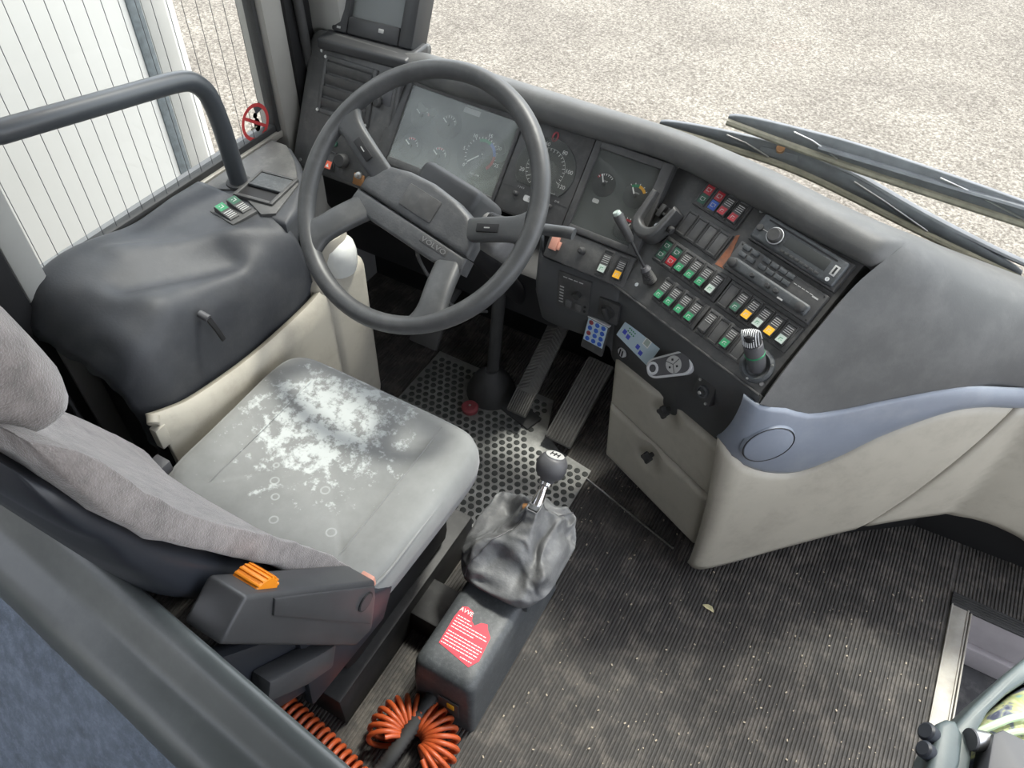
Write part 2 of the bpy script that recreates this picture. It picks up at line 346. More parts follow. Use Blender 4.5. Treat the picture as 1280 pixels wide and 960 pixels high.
mb=MB()
mb.box((.541,1.334,-.004),(1.25,1.374,.004),bev=.002)
for k in range(5): mb.box((.541,1.337+k*.007,.003),(1.25,1.341+k*.007,.0062),bev=.001)
struct(mb.build('trim_2','rubber'),'black ribbed rubber nosing of the step')
mb=MB(); mb.box((-1.45,-2.4,-.3),(-1.395,1.66,.69)); mb.box((-1.45,-2.4,1.95),(-1.395,1.45,2.35)); mb.box((-1.45,-.62,.6),(-1.395,-.5,2.0)); struct(mb.build('wall_left','coachwall'),'inner side wall of the coach')
mb=MB(); mb.box((1.25,-2.4,-.4),(1.30,.3,.8)); mb.box((1.25,1.45,-.4),(1.30,1.6,.8)); mb.box((1.25,-2.4,1.95),(1.30,1.45,2.35)); mb.box((1.25,.3,-.4),(1.30,.36,2.0)); struct(mb.build('wall_right','coachwall'),'door side wall of the coach')
mb=MB(); mb.box((-1.45,-2.45,-.3),(1.30,-2.4,2.35)); struct(mb.build('wall_back','coachwall'),'rear bulkhead of the coach')
mb=MB(); mb.box((-1.45,-2.45,2.35),(1.30,1.42,2.40)); struct(mb.build('ceiling','ceil'),'ceiling of the coach')
mb=MB(); mb.box((-1.42,1.632,-.35),(1.28,1.67,.70),bev=.01); struct(mb.build('wall_front','black'),'dark front bulkhead below the windscreen')
# windscreen
w1=struct(thing('window_1','',''),'large sloping windscreen')
yb=lambda z: 1.64-(z-.70)*.135
mb=MB(); mb.grid([[(-1.40,yb(z),z),(1.27,yb(z),z)] for z in (.70,2.37)]); mb.grid([[(-1.40,yb(z)+.005,z),(1.27,yb(z)+.005,z)] for z in (.70,2.37)]); mb.build('pane','window',w1)
mb=MB(); mb.box((-1.42,1.625,.69),(1.28,1.665,.715),bev=.006); mb.build('rubber_seal','rubber',w1)
# driver side window
w2=struct(thing('window_2','','',(-1.385,.95,.69)),'side window with thin vertical heating wires')
mb=MB(); mb.box((-1.387,.60,.70),(-1.383,1.30,1.96)); mb.build('pane','window',w2)
k=0
for i in range(-4,16):
    y=.763+.03545*i
    if y<.61 or y>1.29: continue
    mb=MB(); mb.cyl((-1.3815,y,.685),(-1.3815,y,1.955),.0007,n=6); mb.build('heating_wire','wire',w2)
mb=MB(); mb.box((-1.40,.57,.700),(-1.376,1.31,.718),bev=.003); mb.box((-1.40,1.293,.68),(-1.37,1.305,1.96),bev=.003); mb.box((-1.40,.57,1.95),(-1.372,1.31,1.975),bev=.004); mb.build('rubber_seal','rubber',w2)
mb=MB(); mb.box((-1.398,.57,.685),(-1.366,1.31,.702),bev=.003); mb.build('sill_rail','alu',w2)
# pillars
mb=MB(); mb.box((-1.44,1.305,.55),(-1.352,1.372,2.3),bev=.012); struct(mb.build('trim_3','pillar'),'greige front window pillar')
mb=MB(); mb.box((-1.44,1.368,.60),(-1.345,1.455,2.3),bev=.01); struct(mb.build('trim_4','black'),'black corner post beside the window pillar')
mb=MB(); mb.box((-1.40,1.455,.86),(-1.26,1.62,2.3),bev=.02); mb.cyl((-1.30,1.462,1.03),(-1.30,1.450,1.03),.004,n=8,m=1); struct(mb.build('trim_5',['frame','dark']),'pale windscreen pillar with a screw')
mb=MB(); mb.box((-1.42,.545,.15),(-1.335,.60,2.0),bev=.01); struct(mb.build('trim_6','frame'),'pale grey pillar behind the side window')
mb=MB(); mb.box((-1.40,.488,.05),(-1.330,.545,2.0),bev=.008); struct(mb.build('trim_7','black'),'black strip of the rear pillar')
mb=MB(); mb.box((-1.40,.10,.02),(-1.318,.490,2.0),bev=.012); struct(mb.build('trim_8','frame'),'pale grey pillar lining beside the driver seat')
mb=MB(); pts=cr([(-1.345,1.385,2.1),(-1.338,1.39,1.5),(-1.335,1.395,1.15),(-1.332,1.40,.98),(-1.338,1.41,.86),(-1.35,1.43,.74)],6); mb.tube(pts,.0115,10)
for k in range(6): mb.cyl((-1.3350,1.394,1.12+k*.012),(-1.335,1.3945,1.124+k*.012),.0128,n=10)
tag(mb.build('cable_conduit','rubber'),'black cable conduit running down the window pillar','cable')
mb=MB(); mb.box((-.40,1.205,-.002),(-.10,1.2095,.004),bev=.001,mx=T((-.25,1.175,0))@Matrix.Rotation(math.radians(-16.3),4,'Z')@T((.25,-1.207,0))); struct(mb.build('trim_9','steel'),'thin metal strip on the floor before the drawers')
# neighbouring coach
t=thing('white_coach','white coach parked outside the side window with a dark vertical strip','coach',(-3.7,-2,-1.3))
poly=[(-2.5,-7),(-2.5,1.93)]+[(-2.62+.12*math.cos(a*math.pi/20),1.93+.115*math.sin(a*math.pi/20)) for a in range(1,10)]+[(-2.75,2.06),(-4.8,2.10),(-4.9,2.0),(-4.9,-7)]
mb=MB(); mb.prism(poly,-1.02,2.1,bev=.08); mb.build('body','buswhite',t)
mb=MB(); mb.box((-2.52,1.79,-1.0),(-2.494,1.845,2.05),bev=.004); mb.build('rubber_strip','busgrey',t)
mb=MB(); mb.box((-2.52,1.85,-1.0),(-2.496,1.945,-.12),bev=.003); mb.box((-2.52,1.85,-.11),(-2.496,1.945,2.0),bev=.003); mb.build('corner_panel','buspanel',t)
for y in (.2,-5):
    for x in (-2.55,-4.55): mb=MB(); mb.cyl((x,y,-.82),(x-.28,y,-.82),.48,n=28,bev=.04); mb.cyl((x+.004,y,-.82),(x-.02,y,-.82),.27,n=24,m=1); mb.build('wheel',['rubber','steel'],t)
# prohibition sticker on the window
t=thing('window_sticker','round red prohibition sticker on the side window glass','sticker',frame((-1.3795,1.236,.753),90,90))
mb=MB(); arc(mb,(0,0),.037,.046,0,360,.0004,n=32); mb.box((-.039,-.004,0),(.039,.004,.0005),mx=Matrix.Rotation(math.radians(-38),4,'Z')); mb.build('red_ring','stred',t,local=True)
mb=MB(); mb.lathe([(.0,.0002),(.013,.0002)],14,mx=T((.004,-.008,0))@Matrix.Diagonal((.8,1.35,1,1))); mb.lathe([(0,.0002),(.0075,.0002)],12,mx=T((.004,.016,0))); mb.box((-.02,-.014,.0001),(.002,-.009,.0003)); mb.build('figure_print','stgrey',t,local=True)
mb=MB(); mb.box((.012,.014,.0001),(.035,.034,.0003),mx=Matrix.Rotation(.25,4,'Z')); mb.build('flag_print','dgrey',t,local=True)
mb=MB()
for k in range(5): mb.box((.0+k*.008,-.072,.0001),(.006+k*.008,-.063,.0003))
mb.build('green_print','green',t,local=True)
# wipers outside
def wiper(name,label,pts,blade,boff,bow):
    t=thing(name,label,'wiper',pts[0],'windscreen wipers outside')
    P=cr(pts,6); mb=MB(); mb.tube(P,.010,8,flat=.6); mb.build('arm','wiperA',t)
    mb=MB(); B=cr(blade,8); mb.tube(B,.0085,8); mb.build('blade','wiperB',t)
    N=len(B)-1; hh=lambda k: .007+bow*math.sin(math.pi*k/N)**.8
    mb=MB(); mb.grid([[p+V((0,.005,.006)) for p in B],[p+V((0,.006,.006+hh(k)*.5)) for k,p in enumerate(B)],[p+V((0,.005,.006+hh(k))) for k,p in enumerate(B)]]); solid(mb.build('blade_frame','wiperA',t),.010,0)
    for q in (.3,.68):
        k=int(N*q); mb=MB(); mb.tube([B[k-2]+V((0,-.003,.008+hh(k-2)*.75)),B[k]+V((0,-.004,.008+hh(k)*.55)),B[k+3]+V((0,-.003,.010))],.0022,6); mb.build('spring_wire','steel',t)
    mid=P[len(P)*2//3]; bm_=B[int(len(B)*boff)]
    mb=MB(); mb.box((-.045,-.014,-.008),(.045,.014,.012),bev=.004,mx=T(bm_+V((0,.012,.022)))@Matrix.Rotation(-.06,4,'Y')); mb.cyl(bm_+V((0,0,.034)),bm_+V((0,-.004,.041)),.010,n=10,m=1); mb.build('clamp',['wiperA','copper'],t)
wiper('windscreen_wiper','windscreen wiper with bleached tan blade reaching highest up the glass',[(.62,1.70,.80),(.35,1.70,.838),(.10,1.70,.842),(-.15,1.70,.845)],[(-.361,1.70,.842),(-.187,1.70,.828),(-.004,1.70,.817),(.296,1.70,.806),(.5,1.70,.80)],.8,.040)
wiper('windscreen_wiper','dark grey windscreen wiper lying low along the dashboard edge',[(.60,1.715,.70),(.36,1.715,.71),(.14,1.715,.75),(-.06,1.715,.80),(-.14,1.715,.808)],[(-.52,1.705,.778),(-.33,1.705,.778),(-.155,1.705,.768),(.13,1.705,.715),(.34,1.705,.680)],.40,.034)
# unseen mirror on the roof, added to cast a blob of shade on the floor
t=thing('shade_mirror','added mirror that shades the floor, on a curved arm before the windscreen','mirror',(.56,1.75,2.36))
mb=MB(); mb.tube(cr([(.62,1.40,2.38),(.62,1.70,2.46),(.58,1.92,2.44),(.56,1.95,2.28)],6),.018,10); mb.build('arm','tube',t)
MR=T((.54,1.95,2.12))@Matrix.Rotation(-.6,4,'X')
mb=MB(); mb.box((-.26,-.05,-.17),(.26,.05,.17),bev=.048,seg=4,mx=MR); mb.build('housing','housing',t)
mb=MB(); mb.box((-.235,-.056,-.15),(.235,-.049,.15),bev=.003,mx=MR); mb.build('mirror_glass','chrome',t)
# crumbs and leaf on the floor
mb=MB()
for k in range(420):
    x=random.uniform(-.38,.53); y=random.uniform(.45,1.33)
    if x<-.30 and y<.95: continue
    if y>1.10+ (x+.03)*.62 and x>-.05: continue
    s=random.choice((.0009,.0012,.0016,.0024)); a=random.random()*6
    mb.box((-s,-s*.6,0),(s,s*.6,s*.8),mx=T((x,y,0))@Matrix.Rotation(a,4,'Z'))
tag(mb.build('floor_crumbs','crumb',flat=True),'tiny pale crumbs and grit scattered over the ribbed floor','crumbs',kind='stuff')
mb=MB(); mb.grid([[(-.012,0,.002),(-.004,.006,.004),(.006,.006,.007),(.014,.001,.003)],[(-.013,-.002,.001),(-.003,0,.002),(.007,-.001,.004),(.015,-.002,.002)],[(-.012,-.003,.003),(-.003,-.005,.003),(.006,-.005,.006),(.014,-.003,.003)]],mx=T((.027,1.023,0))@Matrix.Rotation(-.2,4,'Z')@Matrix.Diagonal((1.1,1.1,1,1))); tag(mb.build('dry_leaf','leaf'),'small pale yellow dry leaf lying on the ribbed floor','leaf')
# ================================================================ DASHBOARD
CLM=frame((-.413,1.251,.67),-3,50); SWM=frame((-.05,1.10,.667),-22,45); DRM=frame((-.05,1.101,.08),-25,90); VPM=frame((-1.079,1.35,.747),0,62)
def at(F,u,v,h=0): return F@V((u,v,h))
def surf(cols, nu, nv):
    """smooth surface through columns of control points"""
    C=[cr(c,nv) for c in cols]; rows=[cr([c[j] for c in C],nu) for j in range(len(C[0]))]
    return rows
dash=thing('dashboard','long black padded dashboard top and knee panel under the windscreen','dashboard',(-.4,1.5,.6))
top=[[(-1.075,1.455,.855),(-1.075,1.428,.878),(-1.075,1.42,.90),(-1.075,1.45,.918),(-1.075,1.51,.90),(-1.075,1.60,.84)],
     [(-.95,1.440,.855),(-.95,1.412,.880),(-.95,1.416,.910),(-.95,1.447,.926),(-.95,1.51,.90),(-.95,1.60,.84)],
     [(-.60,1.438,.858),(-.60,1.408,.882),(-.60,1.412,.911),(-.60,1.442,.928),(-.60,1.505,.90),(-.60,1.60,.838)],
     [(-.40,1.44,.855),(-.40,1.412,.878),(-.40,1.412,.908),(-.40,1.44,.926),(-.40,1.50,.90),(-.39,1.60,.832)],
     [(-.23,1.40,.855),(-.23,1.37,.872),(-.23,1.368,.905),(-.22,1.395,.926),(-.22,1.475,.893),(-.21,1.60,.80)],
     [(-.08,1.345,.86),(-.085,1.318,.875),(-.08,1.315,.905),(-.07,1.35,.924),(-.06,1.44,.885),(-.05,1.60,.78)],
     [(.02,1.31,.865),(.015,1.285,.88),(.022,1.285,.906),(.04,1.325,.920),(.06,1.43,.872),(.09,1.60,.77)],
     [(.05,1.305,.85),(.052,1.285,.872),(.062,1.30,.897),(.085,1.36,.90),(.11,1.46,.85),(.13,1.60,.767)]]
side=[[(-.040,1.082,.655),(-.022,1.13,.72),(.004,1.195,.79),(.03,1.25,.855),(.062,1.30,.897),(.085,1.36,.90),(.11,1.46,.85),(.13,1.60,.767)],
      [(.046,1.152,.605),(.058,1.19,.70),(.08,1.235,.78),(.10,1.275,.83),(.125,1.32,.868),(.145,1.38,.872),(.165,1.47,.835),(.185,1.60,.762)],
      [(.16,1.240,.615),(.165,1.262,.68),(.175,1.29,.735),(.19,1.325,.782),(.21,1.37,.812),(.225,1.42,.822),(.245,1.50,.805),(.26,1.60,.757)],
      [(.287,1.338,.634),(.289,1.352,.675),(.293,1.375,.715),(.30,1.405,.748),(.31,1.44,.772),(.32,1.48,.782),(.33,1.54,.778),(.34,1.60,.752)],
      [(.41,1.435,.611),(.412,1.445,.645),(.415,1.46,.68),(.42,1.478,.71),(.425,1.50,.735),(.43,1.53,.75),(.44,1.565,.757),(.45,1.605,.748)],
      [(.72,1.50,.59),(.72,1.502,.62),(.72,1.508,.65),(.72,1.518,.68),(.72,1.53,.71),(.72,1.55,.735),(.72,1.58,.747),(.72,1.61,.742)],
      [(1.24,1.51,.58),(1.24,1.512,.61),(1.24,1.518,.64),(1.24,1.528,.67),(1.24,1.54,.70),(1.24,1.56,.72),(1.24,1.585,.735),(1.24,1.61,.735)]]
mb=MB(); mb.grid(surf(top,8,5)); mb.build('dash_pad','pad',dash,ang=80)
mb=MB(); mb.grid(surf(side,8,5)); 
S0=cr(side[0],5); mb.grid([S0,[p+V((-.012,.004,-.045))*min(1,k/8) for k,p in enumerate(S0)]]); mb.build('dash_side_bolster','pad',dash,ang=80)
mb=MB(); mb.box((-1.39,1.43,.86),(-1.085,1.58,.890),bev=.01); mb.build('dash_shelf','pad',dash)
kt=[(-.640,1.34,.655),(-.608,1.272,.655),(-.575,1.252,.655),(-.42,1.252,.66),(-.385,1.248,.66),(-.22,1.172,.66),(-.045,1.092,.66)]
km=[(-.640,1.34,.56),(-.612,1.272,.555),(-.580,1.250,.55),(-.42,1.254,.555),(-.385,1.253,.555),(-.22,1.182,.555),(-.050,1.105,.555)]
kb=[(-.628,1.35,.47),(-.600,1.285,.468),(-.565,1.262,.465),(-.42,1.266,.462),(-.385,1.270,.41),(-.22,1.20,.40),(-.055,1.125,.40)]
kc=[(-.60,1.38,.44),(-.58,1.34,.435),(-.55,1.32,.43),(-.42,1.34,.42),(-.37,1.34,.37),(-.21,1.27,.37),(-.045,1.20,.37)]
mb=MB(); mb.grid([cr(k,5) for k in (kt,spt and km,kb,kc)]); solid(mb.build('knee_panel','knee',dash,ang=60),.008)
mb=MB(); mb.box((-1.33,1.37,.44),(-.93,1.42,.70),bev=.02); mb.box((-1.33,1.40,.3),(-.60,1.60,.45),bev=.02); mb.build('lower_panel','black',dash)
mb=MB(); mb.cyl((-1.06,1.372,.60),(-1.06,1.335,.605),.024,.020,n=18,bev=.004); mb.build('light_knob','rubber',dash)
# ---- instrument cluster
ic=thing('instrument_cluster','black instrument cluster with round dials behind the steering wheel','instruments',CLM)
def rframe(mb,o,i,h0,h1,bev=.002,m=0):
    mb.box((o[0],o[2],h0),(i[0],o[3],h1),bev,m); mb.box((i[1],o[2],h0),(o[1],o[3],h1),bev,m); mb.box((i[0]-.001,i[3],h0),(i[1]+.001,o[3],h1),bev,m); mb.box((i[0]-.001,o[2],h0),(i[1]+.001,i[2],h1),bev,m); return mb
mb=MB(); mb.prism([(-.672,.045),(-.182,.045),(-.178,-.012),(.024,-.012),(.022,.262),(-.672,.262)],-.06,0,bev=.003); mb.build('housing','panel2',ic,local=True)
mb=MB(); rframe(mb,(-.672,-.334,.047,.260),(-.638,-.342,.066,.238),-.01,.013,.003); mb.box((-.43,.240,.012),(-.425,.243,.0145)); mb.box((-.41,.240,.012),(-.405,.243,.0145)); mb.build('bezel','panel2',ic,local=True)
mb=MB(); rframe(mb,(-.158,.022,.060,.260),(-.143,-.001,.075,.243),-.01,.012,.003); mb.build('bezel','panel2',ic,local=True)
mb=MB(); mb.box((-.333,.048,-.01),(-.159,.258,.009),bev=.003); mb.box((-.331,.104,.008),(-.161,.1055,.0102)); mb.build('speedometer_plate','panel2',ic,local=True)
mb=MB(); mb.box((-.640,.064,.0),(-.340,.240,.0015)); mb.build('dial_board','gface',ic,local=True)
mb=MB(); mb.box((-.145,.073,.0),(.001,.245,.0015)); mb.build('dial_board','gface',ic,local=True)
def disc(r,h0,h1,c,n=28): return MB().lathe([(0,h0),(r,h0),(r,h1),(r-.001,h1+.0006),(0,h1+.0006)],n,mx=T((c[0],c[1],0)))
def gauge(c,r,arcs,needle,nl,h,ticks=(),nums=(),ns=.011,rn=0,tr=(0,0),name='gauge',unit=None):
    g=disc(r,h,h+.0012,c).build(name,'gdial',ic,local=True)
    z=h+.0022
    mb=MB()
    for a in ticks:
        x,y=math.cos(math.radians(a)),math.sin(math.radians(a)); mb.box((tr[0],-.0006,z),(tr[1],.0006,z+.0003),mx=T((c[0],c[1],0))@Matrix.Rotation(math.radians(a),4,'Z'))
    mb.build('tick_marks','white',g,local=True)
    for a0,a1,r0,r1,m in arcs: arc(MB(),c,r0,r1,a0,a1,z,n=10).build('scale_band',m,g,local=True) if False else (lambda q:q.build('scale_band',m,g,local=True))(arc(MB(),c,r0,r1,a0,a1,z,n=10))
    for s,a in nums: text('numeral',s,ns,'white',g,T((c[0]+rn*math.cos(math.radians(a)),c[1]+rn*math.sin(math.radians(a)),z)))
    if unit: text('unit_print',unit[0],unit[1],'lgrey',g,T((c[0]+unit[2],c[1]+unit[3],z)))
    mb=MB(); R=T((c[0],c[1],0))@Matrix.Rotation(math.radians(needle),4,'Z'); mb.box((-nl*.15,-.0012,z+.002),(nl,.0012,z+.0035),mx=R); mb.lathe([(0,z),(.004,z),(.004,z+.004),(0,z+.005)],12,m=1,mx=T((c[0],c[1],0))); mb.build('needle',['white','black'],g,local=True)
    return g
tt=[225-47.4*k/4 for k in range(21)]
gauge((-.408,.143),.060,[(118,66,.030,.037,'green'),(66,12,.030,.037,'blue'),(12,-45,.030,.037,'red')],222,.036,.0015,tt,[('0',225),('5',178),('10',131),('15',83),('20',36),('25',-12)],.0115,.047,(.037,.0415),unit=('1/min x100',.006,0,-.045))
for c in ((-.592,.1805),(-.516,.182),(-.592,.106),(-.512,.107)):
    red=c[1]<.15
    gauge(c,.030 if not(c[0]>-.55 and not red) else .034,[(40,10,.017,.0185,'lgrey'),(150,20,.0205,.021,'lgrey')]+([(125,70,.0165,.020,'red')] if red else [(35,10,.0165,.020,'red')] if c[0]<-.55 else []),150,.019,.0015,[150,128,106,84,62,40],tr=(.015,.020))
gauge((-.107,.176),.026,[(122,50,.0225,.0232,'lgrey'),(150,132,.019,.023,'red')],118,.022,.0015,[140,125,110,95,80,65,50],tr=(.019,.023),unit=('TEMP',.0055,0,.007))
gauge((-.033,.176),.026,[(130,85,.018,.024,'green'),(85,32,.018,.024,'yellow')],125,.018,.0015,[130,108,85,60,35],tr=(.024,.027),unit=('turbo',.0055,.002,.007))
gauge((-.025,.106),.026,[(120,70,.0165,.021,'red')],60,.016,.0015,[140,120,100,80,60,40],tr=(.021,.024))
mb=MB(); mb.prism(rrect(-.118,-.103,.134,.143,.003),.0015,.0022); mb.build('pale_patch','lgrey',ic,local=True)  # small pale rounded patch on the dial board
mb=MB(); mb.box((-.491,.220,.0015),(-.447,.232,.0025)); mb.build('white_tag','lgrey',ic,local=True)
# speedometer
pp=[(-.243+.071*math.cos(math.radians(a)),.163+.068*math.sin(math.radians(a))) for a in range(-42,223,8)]
mb=MB(); mb.prism(pp,.0085,.0115,bev=.002); sp=mb.build('speedometer','gdial',ic,local=True); z=.0118
mb=MB()
for k in range(25):
    a=238-44*k/4
    if a<-30: break
    mb.box((.041 if k%2 else .039,-.0006,z),(.046,.0006,z+.0003),mx=T((-.243,.163,0))@Matrix.Rotation(math.radians(a),4,'Z'))
mb.build('tick_marks','white',sp,local=True)
mb=MB(); arc(mb,(-.243,.163),.0455,.0465,238,-30,z,n=40); mb.build('scale_ring','lgrey',sp,local=True)
for s,a in (('20',199),('40',153),('60',107),('80',58),('100',12),('120',-26)): text('numeral',s,.0125,'white',sp,T((-.243+.056*math.cos(math.radians(a)),.163+.054*math.sin(math.radians(a)),z)))
text('unit_print','km/h',.006,'lgrey',sp,T((-.205,.120,z)))
mb=MB(); mb.box((-.004,-.0011,z+.001),(.040,.0011,z+.0025),mx=T((-.243,.163,0))@Matrix.Rotation(math.radians(218),4,'Z')); mb.build('needle','lgrey',sp,local=True)
mb=MB(); mb.lathe([(0,.0095),(.024,.0095),(.024,.0122),(.021,.0135),(0,.0138)],26,mx=T((-.236,.160,0))); mb.build('dial_boss','gface',sp,local=True)
mb=MB(); mb.prism([(p[0],p[1]) for p in pp],.0155,.0158); mb.build('speedometer_glass','clus_glass2',ic,local=True)
mb=MB(); mb.prism(rrect(-.268,-.232,.084,.097,.004),.008,.0105); mb.build('odometer_window','lgrey',ic,local=True)
text('odometer_digits','583',.009,'dgrey',ic,T((-.25,.0905,.0107)))
text('switch_legend','1 2 0 3',.006,'lgrey',ic,T((-.283,.1085,.0102))); text('switch_legend','D M',.006,'lgrey',ic,T((-.19,.107,.0102)))
for u in (-.288,-.201): mb=MB(); mb.lathe([(0,.009),(.0055,.009),(.005,.020),(.003,.022),(0,.022)],14,mx=T((u,.092,0))); mb.build('push_knob','rubber',ic,local=True)
mb=MB(); mb.tube([(-.249+.006*math.cos(a*.63),.234+.010*math.sin(a*.63),.011) for a in range(10)],.0022,8,closed=True); mb.build('red_warning_ring','redbtn',ic,local=True)
mb=MB(); mb.grid([[(-.640,.064,.009),(-.340,.064,.009)],[(-.640,.240,.009),(-.340,.240,.009)]]); mb.build('cluster_glass','clus_glass',ic,local=True)
mb=MB(); mb.grid([[(-.145,.073,.009),(.001,.073,.009)],[(-.145,.245,.009),(.001,.245,.009)]]); mb.build('cluster_glass','clus_glass2',ic,local=True)
mb=MB(); mb.box((-.176,-.012,-.02),(.024,.058,.008),bev=.004); mb.build('lower_fascia','panel',ic,local=True)
mb=MB(); mb.lathe([(0,.008),(.0085,.008),(.008,.018),(.0065,.024),(.004,.026),(0,.026)],18,mx=T((-.093,.030,0))); mb.build('push_knob','rubber',ic,local=True)
mb=MB(); mb.box((-.168,.008,.006),(-.150,.050,.016),bev=.002); mb.box((-.150,.012,.008),(-.143,.030,.013),bev=.001); mb.build('salmon_clip','pink',ic,local=True)
# ---- rocker switches
RK={}
def rocker(lens, h0=0):
    key=(lens,h0)
    if key in RK: return RK[key]
    mb=MB(); w=.0088
    pr=[(-.0205,h0),(-.0205,h0+.0115),(-.017,h0+.0125),(.002,h0+.0075),(.0195,h0+.0045),(.0205,h0)]
    mb.prism([(a,b) for a,b in pr],-w,w,bev=.0006,bevtop=False,m=0,mx=Matrix(((0,0,1,0),(1,0,0,0),(0,1,0,0),(0,0,0,1))))
    def slab(v0,v1,hh0,hh1,ww,m): 
        mb.grid([[(-ww,v0,hh0),(ww,v0,hh0)],[(-ww,v1,hh1),(ww,v1,hh1)]],m=m)
    if lens: slab(-.0185,-.003,h0+.0136,h0+.0098,w*.88,1)
    f=lambda v: h0+.0079-(v-.002)*.171
    for k in range(4): mb.box((-w*.82,-.0004,0),(w*.82,.0011,.0012),m=2,mx=T((0,.0025+k*.0042,f(.0025+k*.0042)-.0002)))
    if lens in ('green','red','yellow','pale','dgreen'):
        ic_={'green':3,'red':3,'yellow':3,'pale':4,'dgreen':3}[lens]
        g=lambda v: h0+.0139-(v+.0185)*.245
        for (a,b,c,d) in ((-.0035,-.0095,.0035,-.0083),(-.0035,-.0145,-.0023,-.0083),(.001,-.0135,.0035,-.0125)):
            mb.grid([[(a,b,g(b)+.0001),(c,b,g(b)+.0001)],[(a,d,g(d)+.0001),(c,d,g(d)+.0001)]],m=ic_)
    RK[key]=mb.mesh('rocker_switch',['panel2',lens or 'black','lgrey','lgrey','green'],ang=30)
    return RK[key]
def place_rocker(parent,u,v,lens,h=0): return link('rocker_switch',rocker(lens,h),parent,True,T((u,v,0)))
for u,l in ((-.035,'pale'),(.0015,'yellow')):
    mb=MB(); rframe(mb,(u-.0125,u+.0125,-.006,.054),(u-.0098,u+.0098,.001,.049),.006,.0105,.001); mb.box((u-.01,.0,.003),(u+.01,.05,.0085)); s=mb.build('switch_frame','panel2',ic,local=True)
    place_rocker(s,u,.0225,l,.006)
# ---- switch console
sw=thing('switch_console','angled black console panel full of rocker switches beside the steering wheel','switch panel',SWM)
mb=MB(); mb.prism([(-.392,-.004),(.004,-.004),(.004,.302),(-.437,.285)],-.05,0,bev=.004); mb.build('fascia','panel',sw,local=True)
mb=MB(); mb.box((-.392,-.008,-.012),(.006,-.003,.006),bev=.002); mb.build('edge_lip','panel2',sw,local=True)
def screw(parent,u,v,h=0,r=.005): mb=MB(); mb.lathe([(0,h-.001),(r,h-.001),(r*.8,h+.002),(r*.4,h+.002),(r*.35,h+.0008),(0,h+.0008)],12,mx=T((u,v,0))); mb.build('screw','steel',parent,local=True)
for u,v in ((-.2212,.2783),(-.346,.023),(-.005,.014)): screw(sw,u,v)
mb=MB(); mb.prism([(-.2269,.2191),(-.233,.2141),(-.2305,.1861),(-.2318,.1468),(-.2098,.1485),(-.2121,.1638),(-.2202,.1923)],-.001,.0006); mb.build('worn_patch','worn',sw,local=True)
P0=.0277
def bank(u0,n,vb,items,first):
    """a switch bank: frame slab with n slots"""
    u1=u0+n*P0+.006
    mb=MB(); mb.box((u0,vb-.029,-.004),(u1,vb+.029,.0055),bev=.003)
    for k in range(n):
        c=first+k*P0; rframe(mb,(c-.0118,c+.0118,vb-.0255,vb+.0255),(c-.0095,c+.0095,vb-.0215,vb+.0215),.004,.008,.0008)
    b=mb.build('switch_bank','panel2',sw,local=True)
    for k,it in enumerate(items):
        c=first+k*P0
        if it is None: mb=MB(); mb.box((c-.0095,vb-.0215,.004),(c+.0095,vb+.0215,.0068),bev=.001); mb.build('blank_cover','panel',b,local=True)
        elif isinstance(it,tuple):
            for q,l in enumerate(it):
                vv=vb+(.0105 if q==0 else -.0105); mb=MB(); mb.box((c-.009,vv-.0095,.004),(c+.009,vv+.0095,.0066),bev=.0006)
                ink={'red':2,'lred':3,'blue':2,'dgreen':2,'green':2}[l]
                mb.box((c-.0055,vv-.004,.0066),(c+.002,vv-.0028,.0069),m=1); mb.box((c-.0055,vv-.004,.0066),(c-.0043,vv+.004,.0069),m=1); mb.box((c-.0055,vv+.003,.0066),(c+.0055,vv+.004,.0069),m=1); mb.box((c+.0035,vv-.002,.0066),(c+.0047,vv+.004,.0069),m=1)
                mb.build('indicator_lamp',['dgreen' if l=='dgreen' else 'red' if l=='lred' else l,'lgrey'],b,local=True)
        else: place_rocker(b,c,vb,it,.004)
    return b
bank(-.356,4,.2495,[('lred','dgreen'),('lred','blue'),'red','red'],-.3385)
bank(-.352,4,.182,[None]*4,-.3345)
bank(-.3535,6,.1125,[('dgreen','dgreen'),('dgreen','red'),'green','green','green','pale'],-.340)
bank(-.298,4,.0455,['green','green','green','green'],-.2845)
bank(-.178,4,.0455,['',None,'green',None],-.1635)
bank(-.1795,6,.112,[None,'dgreen','yellow','pale','yellow','pale'],-.1645)
# ---- radios
r=thing('car_radio','black single slot car radio with a round volume knob and disc slot','radio',SWM@T((-.1065,.2515,0)))
mb=MB(); mb.box((-.101,-.031,-.01),(.101,.031,.012),bev=.004); mb.build('sleeve','panel2',r,local=True)
mb=MB(); mb.box((-.095,-.0265,.008),(.095,.0265,.022),bev=.005,seg=3); mb.build('faceplate','gearbox',r,local=True)
mb=MB(); mb.box((-.080,.0165,.0215),(.075,.0195,.0224)); mb.build('disc_slot','black',r,local=True)
mb=MB(); mb.box((-.028,-.009,.0215),(.066,.0125,.0223),bev=.0003); mb.build('display','gdial',r,local=True)
mb=MB(); mb.lathe([(.0,.022),(.0165,.022),(.016,.026),(.0145,.0265),(.0135,.034),(.0115,.036),(0,.036)],26,mx=T((-.050,-.0025,0))); k_=mb.build('volume_knob','panel2',r,local=True)
mb=MB(); mb.tube([(-.050+.0158*math.cos(a*math.pi/14),-.0025+.0158*math.sin(a*math.pi/14),.0262) for a in range(28)],.0011,6,closed=True); mb.build('chrome_ring','silver',k_,local=True)
for c in ((-.086,-.003),): mb=MB(); mb.lathe([(0,.022),(.007,.022),(.006,.0255),(0,.026)],14,mx=T((c[0],c[1],0))); mb.build('source_button','panel2',r,local=True)
